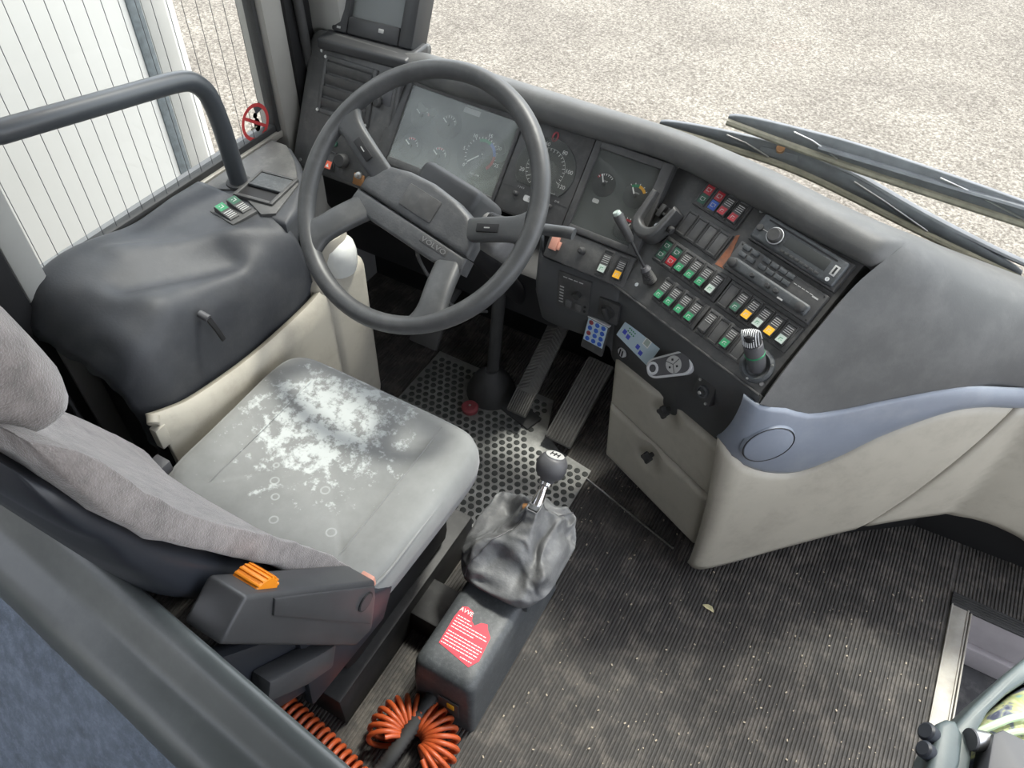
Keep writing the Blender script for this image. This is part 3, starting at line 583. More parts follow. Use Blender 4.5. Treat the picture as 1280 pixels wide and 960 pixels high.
mb=MB(); mb.box((-.080,-.0035,.0218),(-.064,-.0022,.0226)); mb.build('trim_line','lgrey',r,local=True)
for k in range(8): mb=MB(); mb.box((-.026+k*.0112,-.0215,.0215),(-.0175+k*.0112,-.0165,.0238),bev=.0008); mb.build('preset_button','rubber',r,local=True)
mb=MB(); mb.box((.076,-.009,.0215),(.087,.011,.0226),bev=.0004); mb.box((.0795,-.006,.0225),(.0835,.008,.0229),m=1); mb.build('usb_port',['lgrey','black'],r,local=True)
mb=MB(); mb.lathe([(0,.0222),(.0018,.0222),(.002,.0232),(.0038,.0232),(.0042,.0215)],12,mx=T((.080,-.018,0))); mb.build('aux_jack','silver',r,local=True)
r=thing('tour_guide_amplifier','black audio controller with small buttons above a row of knobs','amplifier',SWM@T((-.108,.180,0)))
mb=MB(); mb.box((-.102,-.031,-.01),(.102,.031,.014),bev=.002); mb.build('body','panel2',r,local=True)
mb=MB(); mb.box((-.092,-.024,.010),(.090,-.001,.021),bev=.008,seg=3); mb.build('knob_bar','gearbox',r,local=True)
for u,rr in ((-.0853,.0098),(-.0366,.0045),(.0002,.0052),(.020,.0052),(.0752,.0098)):
    mb=MB(); mb.lathe([(0,.019),(rr,.019),(rr*.92,.030),(rr*.7,.0315),(0,.0315)],18,mx=T((u,-.0138,0))); mb.build('knob','rubber',r,local=True)
for j,v in ((0,.0242),(1,.0095)):
    for u in (-.083,-.0628,-.0348,-.0158,.0037,.0215): mb=MB(); mb.box((u-.0082,v-.0045,.013),(u+.0082,v+.0045,.0172),bev=.001); mb.build('button','gearbox',r,local=True)
mb=MB()
for k in range(5): mb.box((.034+k*.009,.0165,.014),(.041+k*.009,.0178,.0144))
mb.box((.077,.014,.014),(.090,.017,.0144)); mb.box((.028,-.0225,.0195),(.040,-.0195,.0213)); mb.build('legend_print','lgrey',r,local=True)
for u,v in ((-.096,.026),(.096,.026),(.096,-.026),(-.096,-.026)): mb=MB(); mb.lathe([(0,.014),(.002,.014),(.0015,.0148),(0,.0148)],8,mx=T((u,v,0))); mb.build('screw','black',r,local=True)
# ---- microphone
mxm=SWM@T((-.034,.036,0))
mc=thing('microphone','dark microphone with silver slotted head and green ring standing on the switch console','microphone',mxm)
ax=(V((-.104,1.128,.772))-mxm.translation); q=mxm.to_3x3().inverted()@ax; A=Matrix.Translation((0,0,0))@q.to_track_quat('Z','Y').to_matrix().to_4x4(); L=q.length
mb=MB(); mb.lathe([(0,0),(.034,0),(.033,.006),(.027,.009),(.024,.007),(.021,.001),(0,.001)],28); mb.build('base_ring','gearbox',mc,local=True)
mb=MB(); mb.lathe([(0,-.005),(.0165,-.005),(.0185,.02),(.0185,L-.030),(.0165,L-.028),(0,L-.028)],24,mx=A); mb.build('body','dgrey',mc,local=True)
mb=MB(); mb.lathe([(.0186,.030),(.0192,.0305),(.0192,.0335),(.0186,.034)],24,mx=A); mb.build('green_ring','green',mc,local=True)
mb=MB(); mb.lathe([(0,L-.028),(.0165,L-.028),(.0165,L-.010),(.014,L-.003),(.008,L),(0,L+.001)],24,mx=A); hd=mb.build('head','black',mc,local=True)
for k in range(-4,5):
    w=math.sqrt(max(.0178**2-(k*.0038)**2,1e-6)); mb=MB(); mb.tube([A@V((k*.0038,w*math.cos(a)*1.0,L-.024+ (.0265 if abs(math.cos(a))<.9 else .02)*math.sin(a))) for a in [math.pi*j/10 for j in range(11)]],.0010,6); mb.build('grille_slat','silver',hd,local=True)
for k in range(3): a=k*2.1+.6; mb=MB(); mb.lathe([(0,.008),(.003,.008),(.002,.0098),(0,.0098)],8,mx=T((.0295*math.cos(a),.0295*math.sin(a),-.001))); mb.build('screw','steel',mc,local=True)
# ---- joystick lever
jb=at(SWM,-.326,.046,0); nrm=(SWM.to_3x3()@V((0,0,1)))
j=thing('joystick_lever','thin control lever with black grip and green button rising from rubber bellows','lever',SWM@T((-.326,.046,0)))
P=[V((-.341,1.243,.715)),V((-.352,1.246,.727)),V((-.432,1.244,.838))]; inv=(SWM@T((-.326,.046,0))).inverted(); PL_=[inv@p for p in P]
mb=MB(); d=(PL_[1]); S=[V((0,0,0)).lerp(PL_[1],k/14) for k in range(15)]; mb.tube(S,.014,14,rs=[(.0155-.0004*k)*(1 if k%2 else .84) for k in range(15)]); mb.build('bellows','rubber',j,local=True)
mb=MB(); mb.cyl(PL_[1],PL_[1].lerp(PL_[2],.06),.012,.008,n=14); mb.build('collar','dgrey',j,local=True)
mb=MB(); mb.cyl(PL_[1],PL_[1].lerp(PL_[2],.7),.0032,n=10); mb.build('stick','dark',j,local=True)
mb=MB(); mb.tube([PL_[1].lerp(PL_[2],a) for a in (.52,.56,.75,.95,.98)],.011,16,rs=[.0055,.0085,.0098,.0112,.0105]); mb.build('grip','panel2',j,local=True)
mb=MB(); mb.cyl(PL_[1].lerp(PL_[2],.975),PL_[1].lerp(PL_[2],1.03),.0085,.0078,n=14,bev=.001); mb.build('green_button','pale',j,local=True)
# ---- handset cradle
h=thing('handset_cradle','empty black U-shaped phone cradle fixed beside the gauges','cradle',SWM@T((-.392,.148,0)))
mb=MB(); ol=[(-.036,.052),(-.034,-.012)]+[(.034*math.cos(math.radians(a)),-.014+.030*math.sin(math.radians(a))) for a in range(190,351,16)]+[(.036,-.012),(.042,.040),(.030,.046),(.022,.0)]+[(.021*math.cos(math.radians(a)),-.002+.017*math.sin(math.radians(a))) for a in range(345,190,-16)]+[(-.023,.052)]
mb.prism(ol,0,.046,bev=.0065,seg=4); mb.build('cup','panel2',h,local=True)
mb=MB(); mb.box((-.028,-.02,0),(.028,.04,.010),bev=.003); mb.build('back_plate','panel2',h,local=True)
mb=MB(); mb.box((-.008,.012,.008),(.004,.040,.022),bev=.002); mb.box((-.016,.020,.008),(.010,.026,.018),bev=.001); mb.build('clip','rubber',h,local=True)
screw(h,.006,-.004,.011,.006)
mb=MB(); mb.cyl((.040,.005,.02),(.050,.004,.02),.008,n=12,bev=.002); mb.build('side_knob','rubber',h,local=True)
# ---- vent panel
v=thing('vent_panel','upright black panel with air vent louvres and hazard switch by the window pillar','vent panel',VPM)
mb=MB(); mb.prism(rrect(-.258,.016,-.138,.196,.028),-.09,.004,bev=.010,seg=3); mb.build('housing','pad',v,local=True)
mb=MB(); mb.prism(rrect(-.238,.010,-.128,.160,.015),.0,.007,bev=.002); mb.build('fascia','panel',v,local=True)
mb=MB(); rframe(mb,(-.202,-.046,.010,.145),(-.190,-.058,.022,.133),.004,.013,.002); mb.box((-.192,.02,.004),(-.056,.135,.008)); f=mb.build('vent_frame','panel2',v,local=True)
for k in range(4): mb=MB(); mb.box((-.066,-.0125,-.0012),(.066,.0125,.0012),bev=.001,mx=T((-.124,.036+k*.0277,.0115))@Matrix.Rotation(.35,4,'X')); mb.build('louvre','panel2',f,local=True)
mb=MB(); rframe(mb,(-.154,-.122,-.118,-.070),(-.150,-.126,-.114,-.074),.005,.011,.001); f=mb.build('switch_frame','panel2',v,local=True)
RK['hz']=None
mb=MB(); mb.prism([(-.019,.005),(-.019,.0165),(-.002,.0120),(.019,.009),(.019,.005)],-.0115,.0115,mx=Matrix(((0,0,1,-.138),(1,0,0,-.094),(0,1,0,0),(0,0,0,1)))); mb.grid([[(-.148,-.1125,.0170),(-.128,-.1125,.0170)],[(-.148,-.094,.0126),(-.128,-.094,.0126)]],m=1)
mb.poly([(-.143,-.109,.0168),(-.133,-.109,.0168),(-.138,-.100,.0146)],m=2); mb.build('hazard_switch',['panel2','hazard','white'],f,local=True)
mb=MB(); mb.lathe([(0,.006),(.0175,.006),(.0165,.024),(.0145,.027),(0,.027)],22,mx=T((-.099,-.082,0))); mb.build('dimmer_knob','rubber',v,local=True)
mb=MB(); mb.lathe([(0,.006),(.008,.006),(.007,.012),(0,.012)],14,mx=T((-.132,-.050,0))); mb.build('green_lamp','dgreen',v,local=True)
mb=MB(); mb.box((-.062,-.128,.004),(-.030,-.100,.009),bev=.002); mb.build('copper_tab','copper',v,local=True)
mb=MB(); mb.lathe([(0,.008),(.0095,.008),(.009,.014),(.005,.015),(.005,.024),(0,.025)],16,mx=T((-.045,-.103,0))); mb.build('bolt','steel',v,local=True)
mb=MB(); mb.box((-.022,.074,.005),(.003,.116,.0085),bev=.001); mb.build('printed_plate','dgrey',v,local=True)
mb=MB(); mb.lathe([(0,.006),(.011,.006),(.010,.020),(.008,.022),(0,.022)],16,mx=T((-.030,.078,0))@Matrix.Diagonal((.8,1.3,1,1))); mb.build('fan_knob','rubber',v,local=True)
for u_,v_ in ((-.215,.150),(-.228,-.117),(-.02,.128),(-.196,.140),(-.052,.016),(-.196,.016),(-.07,-.03)): screw(v,u_,v_,.008 if u_ not in(-.196,-.052) else .014,.0045)
# ---- monitor on the dash top
t=thing('reversing_monitor','small black monitor with grey screen standing on the dashboard top','monitor',T((-1.178,1.465,.900))@Matrix.Rotation(math.radians(4),4,'Z'))
R_=T((0,0,.012))@Matrix.Rotation(math.radians(62),4,'X')
mb=MB(); mb.box((-.125,-.055,-.01),(.125,.05,.018),bev=.008,seg=3); mb.build('foot','housing',t,local=True)
mb=MB(); rframe(mb,(-.112,.112,.004,.195),(-.068,.072,.045,.165),-.06,.012,.007); mb.box((-.105,.01,-.075),(.105,.185,-.01),bev=.02); hs=mb.build('housing','housing',t,local=True); hs.matrix_basis=R_
mb=MB(); mb.box((-.070,.043,-.012),(.074,.167,-.004)); s_=mb.build('screen','screen',t,local=True); s_.matrix_basis=R_
mb=MB(); mb.box((.018,.024,.011),(.032,.033,.0135),bev=.001); mb.box((-.095,.012,.011),(-.085,.017,.013)); s_=mb.build('badge','lgrey',t,local=True); s_.matrix_basis=R_
# ---- things on the knee panel
KY=frame((-.506,1.2515,.590),0,92)
t=thing('heater_control','small black heater control unit with knob and two buttons in the knee panel','control unit',KY)
mb=MB(); mb.box((-.040,-.050,-.008),(.040,.052,.004),bev=.002); mb.build('face','panel2',t,local=True)
mb=MB(); mb.lathe([(0,.003),(.009,.003),(.008,.016),(0,.017)],16,mx=T((.012,.006,0))); mb.build('knob','rubber',t,local=True)
for u in (-.009,.016): mb=MB(); mb.box((u-.008,-.040,.003),(u+.008,-.020,.009),bev=.002); mb.build('button','panel',t,local=True)
for u,w_ in ((.031,-.024),(.031,-.038)): mb=MB(); mb.lathe([(0,.003),(.004,.003),(.003,.005),(0,.0045)],10,mx=T((u,w_,0))); mb.build('jack','black',t,local=True)
mb=MB()
for k in range(6): mb.box((-.034,-.036+k*.009,.004),(-.024,-.033+k*.009,.0043))
for k in range(4): mb.box((-.028+k*.013,.040,.004),(-.018+k*.013,.0425,.0043))
mb.build('legend_print','lgrey',t,local=True)
KZ=frame((-.418,1.2505,.580),-6,92)
t=thing('rotary_switch','square black rotary switch plate with a winged knob on the knee panel','switch',KZ)
mb=MB(); mb.box((-.026,-.030,-.006),(.026,.030,.004),bev=.003); mb.build('plate','panel2',t,local=True)
mb=MB(); mb.lathe([(0,.003),(.018,.003),(.016,.009),(0,.010)],18); mb.box((-.005,-.017,.008),(.005,.017,.020),bev=.003,mx=Matrix.Rotation(.4,4,'Z')); mb.build('knob','rubber',t,local=True)
KR=frame((-.438,1.243,.500),-8,78)
t=thing('small_remote','slim black remote control with blue and red buttons at the knee panel edge','remote control',KR)
mb=MB(); mb.box((-.029,-.045,-.006),(.029,.040,.003),bev=.002); mb.build('body','panel2',t,local=True)
mb=MB(); mb.box((-.026,-.022,.002),(.026,.036,.0038)); mb.build('button_sheet','cardf',t,local=True)
for i in range(3):
    for k in range(4): mb=MB(); mb.lathe([(0,.0036),(.0062,.0036),(.005,.0055),(0,.006)],10,mx=T((-.0165+i*.0165,.029-k*.0145,0))); mb.build('button','redbtn' if (i==0 and k in(0,2)) else 'blue',t,local=True)
mb=MB(); mb.box((-.029,.038,-.006),(.029,.041,.0045),bev=.001); mb.build('silver_edge','silver',t,local=True)
KI=frame((-.368,1.262,.468),-25,85)
t=thing('ignition_lock','round steel ignition lock in a black collar below the knee panel','lock',KI)
mb=MB(); mb.lathe([(0,-.02),(.020,-.02),(.019,.006),(.014,.008),(.0135,.004),(0,.004)],22); mb.build('collar','rubber',t,local=True)
mb=MB(); mb.lathe([(0,.003),(.0125,.003),(.012,.010),(0,.011)],20); mb.box((-.006,-.008,.0105),(-.003,.008,.012),m=1); mb.box((.002,-.008,.0105),(.005,.008,.012),m=1); mb.build('cylinder',['silver','black'],t,local=True)
KC=frame((-.330,1.222,.558),-25,60,-4)
t=thing('plastic_card','pale blue plastic card with dark blue symbols tucked into the console slot','card',KC)
mb=MB(); mb.box((-.054,-.029,-.0006),(.054,.029,.0006)); mb.build('card','cardf',t,local=True)
mb=MB(); 
for a,b in ((-.040,-.010),(-.026,-.013),(.008,-.013),(.022,-.019)): mb.box((a-.005,b-.005,.0006),(a+.005,b+.005,.0009))
mb.lathe([(0,.0006),(.012,.0006),(.012,.0009),(0,.0009)],18,mx=T((-.038,.017,0))@Matrix.Diagonal((1,.55,1,1))); mb.build('blue_symbols','bluep',t,local=True)
mb=MB(); 
for k in range(8): mb.box((-.036+(k%4)*.006,.003-(k//4)*.007,.0006),(-.0325+(k%4)*.006,.006-(k//4)*.007,.0009))
mb.build('green_dots','green',t,local=True)
mb=MB(); mb.box((.012,.000,.0006),(.030,.018,.0008)); mb.box((.014,.002,.0008),(.028,.016,.0009),m=1); mb.build('chip_square',['white','pale'],t,local=True)
KSl=frame((-.285,1.222,.600),-25,90)
mb=MB(); mb.box((-.055,-.028,-.03),(.055,.026,-.006)); mb.box((-.055,-.028,-.006),(.055,.026,.0005)); o_=link('card_slot',mb.mesh('card_slot','black'),dash,False,KSl)
KF=frame((-.238,1.170,.574),-25,60,46)
t=thing('remote_key_fob','silver rimmed key fob with round white keypad resting on the knee panel','key fob',KF)
out=rrect(-.058,.054,-.026,.026,.020,5); mb=MB(); mb.prism([(x,y*(.78+.22*min(1,(x+.058)/.06))) for x,y in out],-.006,.006,bev=.004,seg=3); mb.build('rim','silver',t,local=True)
mb=MB(); mb.prism([(x*.90,y*.80*(.78+.22*min(1,(x+.058)/.06))) for x,y in out],.004,.0075,bev=.001); mb.build('face','dgrey',t,local=True)
mb=MB(); mb.lathe([(0,.007),(.019,.007),(.018,.0092),(0,.0098)],26,mx=T((.012,0,0))); kp=mb.build('keypad','lgrey',t,local=True)
mb=MB()
for k in range(3): mb.box((0,-.0006,.0090),(.0182,.0006,.0100),mx=T((.012,0,0))@Matrix.Rotation(k*2.094+.5,4,'Z')); 
for k in range(3): a=k*2.094+1.55; mb.box((-.0022,-.0022,.0095),(.0022,.0022,.0102),mx=T((.012+.010*math.cos(a),.010*math.sin(a),0)))
mb.build('keypad_symbols','black',kp,local=True)
mb=MB(); mb.tube([(-.040+.0115*math.cos(a*.449),.0115*math.sin(a*.449),.0075) for a in range(14)],.003,8,closed=True); mb.build('key_ring_eye','silver',t,local=True)
KS=frame((-.153,1.142,.568),-25,72)
t=thing('power_socket','small diamond-turned black socket plate with a steel pin','socket',KS)
mb=MB(); mb.box((-.024,-.024,-.02),(.024,.024,.002),bev=.002,mx=Matrix.Rotation(.12,4,'Z')); mb.build('plate','rubber',t,local=True)
mb=MB(); mb.lathe([(0,.002),(.014,.002),(.013,.007),(.010,.007),(.009,.003),(0,.003)],20); mb.build('bowl','gearbox',t,local=True)
mb=MB(); mb.cyl((0,0,.002),(0,0,.016),.0042,n=10,bev=.001); mb.build('pin','steel',t,local=True)
for a,b in ((-.018,.018),(.018,-.018)): screw(t,a,b,.003,.0035)
# ---- drawer cabinet
c=thing('drawer_cabinet','beige two-drawer cabinet with black star handles below the switch console','cabinet',DRM)
mb=MB(); mb.prism([(-.352,.012),(-.012,.012),(.004,.362),(-.372,.345)],-.30,-.040,mx=None); mb.build('body','black',c,local=True)
def drawer(cor,hc,label=None):
    (a,b,d,e)=[V((*p,0)) for p in cor]   # BL BR TR TL
    rows=[]; nu,nv=40,22
    for j in range(-1,nv+2):
        row=[]
        for i in range(-1,nu+2):
            x=min(max(i/nu,0),1); y=min(max(j/nv,0),1); p=a.lerp(b,x).lerp(e.lerp(d,x),y)
            ex=min(x,1-x)*.35; ey=min(y,1-y)*.17; ed=min(ex,ey); h_=-.010*max(0,1-ed/.012)**2
            du=(p.x-hc[0])/.036; dv=(p.y-hc[1])/.036; h_-=.020*math.exp(-(du*du+dv*dv)**1.6)
            if j in(-1,nv+1) or i in(-1,nu+1): h_=-.045
            row.append((p.x,p.y,h_))
        rows.append(row)
    mb=MB(); mb.grid(rows); dr=mb.build('drawer','beige',c,local=True,ang=50)
    st=[]
    for k in range(16): r_=.0155 if k%4 in(0,1) else .010; a_=k*math.pi/8+.2; st.append((hc[0]+r_*math.cos(a_),hc[1]+r_*math.sin(a_)))
    mb=MB(); mb.cyl((hc[0],hc[1],-.014),(hc[0],hc[1],.004),.006,n=12); mb.prism(st,.0,.012,bev=.002); mb.build('star_handle','rubber',dr,local=True)
drawer([(-.366,.208),(-.020,.208),(-.014,.372),(-.378,.352)],(-.196,.338))
drawer([(-.350,.010),(-.008,.010),(-.020,.199),(-.368,.202)],(-.208,.156))
# ---- side fairing (beige panels with blue grey swoosh)
C38,S38=math.cos(math.radians(38)),math.sin(math.radians(38))
def sp_(s,z,o=0):
    a=38-30*max(0,min(1,(s-.53)/.14)); sb=min(s,.60); x,y=-.03+sb*C38,1.10+sb*S38
    if s>.60: x+=(s-.60)*math.cos(math.radians(8)); y+=(s-.60)*math.sin(math.radians(8))*.3
    a=math.radians(a); return V((x+o*math.sin(a),y-o*math.cos(a),z))
def interp(tab,s):
    if s<=tab[0][0]: return tab[0][1]
    for (a,b),(c_,d) in zip(tab,tab[1:]):
        if s<=c_: t_=(s-a)/(c_-a); t_=t_; return b+(d-b)*t_
    return tab[-1][1]
def smooth(tab):
    P=cr([(a,b,0) for a,b in tab],10); return [(p.x,p.y) for p in P]
BN=smooth([(-.054,.520),(.0,.462),(.047,.431),(.09,.416),(.141,.415),(.216,.458),(.284,.515),(.398,.571),(.48,.578),(.565,.563),(.8,.53),(1.3,.50)])
TP=smooth([(-.040,.655),(.0,.640),(.039,.630),(.096,.605),(.178,.610),(.241,.621),(.402,.638),(.555,.613),(.8,.59),(1.3,.57)])
BT=smooth([(-.030,.05),(.0,.030),(.04,.034),(.12,.06),(.2,.088),(.378,.140),(.5,.155),(.60,.160),(.66,.178),(.72,.180),(.80,.158),(1.0,.05),(1.3,.02)])
fa=thing('console_fairing','curved beige side panels with a blue-grey wave along the dashboard end','trim panel',(0.1,1.25,0))
def fpanel(sb0,sb1,st0,st1,lo,hi,name,m,bul,left=False):
    rows=[]; nu,nv=48,16
    for j in range(nv+1):
        w=j/nv; row=[]
        for i in range(nu+1):
            t_=i/nu; sb=sb0+(sb1-sb0)*t_; st=st0+(st1-st0)*t_
            zb,zt=interp(lo,sb),interp(hi,st); s=sb+(st-sb)*w; z=zb+(zt-zb)*w
            o=bul*math.sin(math.pi*w)**.7
            if left: o-=.030*max(0,1-(s+.055)/.05)**2
            ed=min(t_,1-t_)*nu
            if ed<1: o-=.006
            row.append(sp_(s,z,o))
        rows.append(row)
    mb=MB(); mb.grid(rows); return solid(mb.build(name,m,fa,ang=70),.008)
fpanel(-.026,.376,-.052,.562,BT,BN,'lower_panel','beige',.018,True)
fpanel(.382,1.25,.570,1.25,BT,BN,'lower_panel','beige',.018)
fpanel(-.053,1.25,-.040,1.25,BN,TP,'blue_grey_wave','swoosh',.012,True)
cc=sp_(.026,.540,.0225); nrm=V((S38,-C38,.0)).normalized(); Mx=T(cc)@nrm.to_track_quat('Z','Y').to_matrix().to_4x4()
mb=MB(); mb.lathe([(0,.002),(.046,.002),(.050,.000),(.051,-.006),(.053,-.006),(.0535,-.0005),(.056,-.008)],36,mx=Mx); mb.build('round_cover','swoosh',fa)
mb=MB(); mb.tube([Mx@V((.0522*math.cos(a*math.pi/20),.0522*math.sin(a*math.pi/20),-.0005)) for a in range(40)],.0011,6,closed=True); mb.build('round_groove','dark',fa)
mb=MB(); mb.grid([[sp_(s,z,-.07) for s in (.02,.3,.6,1.25)] for z in (.0,.5)]); solid(mb.build('kick_plate','black',fa),.01)
# ================================================================ STEERING WHEEL
WHM=frame((-.745,1.011,.90),-4,42.5,-8)
s=thing('steering_wheel','big black four-spoke steering wheel with a padded hub','steering wheel',WHM)
mb=MB(); mb.tube([(.2440*math.cos(a*math.pi/48),.2440*math.sin(a*math.pi/48),0) for a in range(96)],.0178,16,closed=True); mb.build('rim','wheel',s,local=True)
def spoke(p0,p1,w0,w1,z0,z1,t0=.012,t1=.012):
    rows=[]; p0,p1=V((*p0,z0)),V((*p1,z1)); d=(p1-p0); dn=V((-d.y,d.x,0)).normalized()
    for k in range(11):
        t_=k/10; c=p0.lerp(p1,t_); fl=1+ .45*max(0,(t_-.72)/.28)**2; w=(w0+(w1-w0)*t_)*fl; th=t0+(t1-t0)*t_
        c=c+V((0,0,.006*math.sin(math.pi*t_)))
        rows.append([c+dn*(w*math.copysign(abs(math.cos(a))**.55,math.cos(a)))+V((0,0,th*math.copysign(abs(math.sin(a))**.7,math.sin(a)))) for a in [2*math.pi*q/20 for q in range(20)]])
    mb=MB(); mb.grid(rows,cu=True,cap=True); return mb.build('spoke','wheel',s,local=True,ang=60)
for q in (-1,1):
    sp1=spoke((q*.110,-.003),(q*.226,.052),.023,.023,-.036,0)
    mb=MB(); mb.box((-.024,-.008,0),(.024,.008,.006),bev=.0015,mx=T((q*.160,.020,-.005))@Matrix.Rotation(q*.42,4,'Z')@Matrix.Rotation(-q*.2,4,'Y')); mb.box((-.006,-.001,.006),(.006,.001,.0065),m=1,mx=T((q*.160,.020,-.005))@Matrix.Rotation(q*.42,4,'Z')@Matrix.Rotation(-q*.2,4,'Y')); mb.build('horn_button',['black','lgrey'],sp1,local=True)
    spoke((q*.112,-.070),(q*.158,-.178),.028,.028,-.040,0,.016,.013)
hp=[(-.142,-.046),(-.140,-.020),(-.118,.010),(-.102,.022),(-.06,.033),(0,.038),(.06,.033),(.102,.022),(.118,.010),(.140,-.020),(.142,-.046)]
mb=MB(); mb.prism(hp,-.060,-.022,bev=.012,seg=4); mb.build('hub_pad','hub',s,local=True,ang=60)
mb=MB(); mb.prism([(-.146,-.078),(-.143,-.048),(.143,-.048),(.146,-.078),(.08,-.088),(-.08,-.088)],-.062,-.025,bev=.007,seg=3); mb.build('hub_lower_pad','hub',s,local=True,ang=60)
mb=MB(); mb.prism(rrect(-.041,.041,-.031,.015,.004),-.030,-.0195,bev=.002); mb.build('emblem_plate','panel2',s,local=True)
mb=MB(); mb.box((.038,-.068,-.03),(.104,-.054,-.0243),bev=.0006); e=mb.build('name_recess','panel2',s,local=True)
text('lettering','VOLVO',.0135,'letter',e,T((.071,-.0612,-.0243)),.0004,sx=1.35)
col=thing('steering_column','grey steering column shroud with stalk levers below the wheel','steering column',WHM)
mb=MB(); mb.box((-.075,-.055,-.20),(.075,.075,-.066),bev=.018,seg=3); mb.build('shroud','knee',col,local=True)
mb=MB(); mb.box((-.02,-.02,-.26),(.140,.052,-.118),bev=.02,seg=3); mb.build('upper_shroud','shroud',col,local=True)
mb=MB(); mb.cyl((0,-.01,-.19),(0,-.08,-.78),.030,.022,n=18); mb.build('tube','black',col,local=True)
mb=MB(); mb.tube(cr([(.12,.040,-.075),(.15,.045,-.070),(.20,.062,-.060),(.27,.088,-.050),(.288,.093,-.048)],4),.011,10,rs=None,flat=.75); mb.build('stalk','wheel',col,local=True)
mb=MB(); 
for k in range(6): mb.lathe([(.0125,-.0015),(.0135,0),(.0125,.0015)],14,mx=T((.118+k*.004,.040+k*.0007,-.0745))@Matrix.Rotation(math.pi/2,4,'Y'))
mb.cyl((.115,.040,-.075),(.142,.044,-.072),.0122,n=14); mb.build('stalk_bellows','rubber',col,local=True)
mb=MB(); mb.tube(cr([(-.05,-.02,-.10),(-.10,-.05,-.10),(-.13,-.075,-.10)],4),.006,8); mb.build('stalk','rubber',col,local=True)
mb=MB(); mb.tube(cr([V((-.05,-.06,-.15)),V((-.04,-.11,-.20)),V((.02,-.16,-.32)),V((.02,-.14,-.5))],6),.004,8); mb.build('cable','rubber',col,local=True)
# ================================================================ SIDE CONSOLE (left of the seat)
sc=thing('side_console','black vinyl covered side console under the driver window','console',(-1.2,.85,0))
def fold(x,y):
    d=0
    for (x0,y0,x1,y1,a,w) in ((-1.28,.72,-1.14,.98,.016,.022),(-1.20,.66,-1.13,.86,-.020,.030),(-1.32,.80,-1.25,1.0,-.010,.03),(-1.16,.90,-1.09,1.02,.010,.02),(-1.25,.60,-1.12,.66,.008,.03)):
        px,py=x1-x0,y1-y0; t_=max(0,min(1,((x-x0)*px+(y-y0)*py)/(px*px+py*py))); q=math.hypot(x-x0-px*t_,y-y0-py*t_); d+=a*math.exp(-(q/w)**2)
    return d+.005*noise.noise(V((x*9,y*9,1)))
rows=[]
for j in range(49):
    t_=j/48; y=.515+t_*.50
    rear=max(0,1-(y-.515)/.07); front=max(0,(y-.93)/.085)
    zt=.712+.035*math.exp(-((y-.66)/.11)**2)-.07*rear**2.2
    prof=[(-1.372,zt-.05),(-1.372,zt-.008),(-1.350,zt+.006),(-1.27,zt+.002),(-1.19,zt-.008),(-1.135,zt-.016),(-1.100,zt-.034),(-1.078,zt-.075),(-1.066,zt-.15),(-1.062,.45),(-1.062,.30),(-1.064,.06)]
    P=cr([(a,b,0) for a,b in prof],4); row=[]
    for k,p in enumerate(P):
        w=1 if 4<k<30 else 0; fd=fold(p.x,y)*(1-front)*(1-rear)
        bx=.012*noise.noise(V((3,y*7,p.y*6)))*(1-front) if p.y<zt-.06 else 0
        row.append((p.x+bx-.02*rear**2*(1 if p.x>-1.3 else -.3), y+ .01*rear*noise.noise(V((p.x*30,p.y*30,0))), p.y+fd*w))
    rows.append(row)
mb=MB(); mb.grid(rows); c0=V((-1.22,.53,.35)); 
solid(mb.build('vinyl_cover','vinyl',sc,ang=80),.006)
mb=MB(); mb.grid([[V(p) for p in rows[0]],[V((p[0]*.96-.05,.55,p[2]*.9+.03)) for p in rows[0]]]); mb.build('cover_end','vinyl',sc,ang=80)
mb=MB(); mb.prism([(-1.36,1.005),(-1.10,1.005),(-1.112,1.06),(-1.160,1.15),(-1.235,1.218),(-1.30,1.26),(-1.36,1.26)],.40,.704,bev=.018,seg=3); mb.build('front_block','vinyl',sc,ang=60)
mb=MB(); mb.prism([(-1.352,1.00),(-1.275,1.045),(-1.165,1.0),(-1.140,1.02),(-1.172,1.135),(-1.242,1.205),(-1.305,1.25),(-1.352,1.25)],.690,.7085,bev=.003); mb.build('top_plate','panel',sc)
# ashtray
rot=T((-1.222,1.083,.709))@Matrix.Rotation(math.radians(8),4,'Z')
mb=MB(); rframe(mb,(-.052,.052,-.056,.056),(-.042,.042,-.046,.046),-.006,.006,.003); tr=mb.build('tray_frame','panel2',sc); tr.data.transform(rot)
mb=MB(); mb.box((-.042,-.046,-.0005),(.042,-.005,.0006)); mb.box((-.042,-.046,-.004),(.042,.046,-.001)); tq=mb.build('tray_pocket','black',sc); tq.data.transform(rot)
mb=MB(); mb.box((-.042,-.004,0),(.042,.046,.004),bev=.002); mb.box((-.042,-.010,.001),(.042,-.004,.008),bev=.002); tl=mb.build('tray_lid','gearbox',sc); tl.data.transform(rot)
rot=T((-1.223,.977,.706))@Matrix.Rotation(math.radians(-8),4,'Z')
mb=MB(); mb.box((-.040,-.034,-.02),(.040,.034,.0045),bev=.003); f=mb.build('switch_frame','panel2',sc); f.data.transform(rot)
for k,l in ((-.017,'green'),(.017,'dgreen')):
    o_=link('rocker_switch',rocker(l,.002),f,False,rot@T((.0,k,0))@Matrix.Rotation(-math.pi/2,4,'Z')@Matrix.Diagonal((1.35,1.35,1.2,1)))
mb=MB(); mb.cyl((-1.075,.712,.680),(-1.052,.713,.676),.008,n=12,m=1); mb.tube([(-1.053,.712,.677),(-1.046,.717,.65),(-1.044,.724,.615)],.006,8,flat=.6); mb.build('latch_lever',['black','dgrey'],sc)
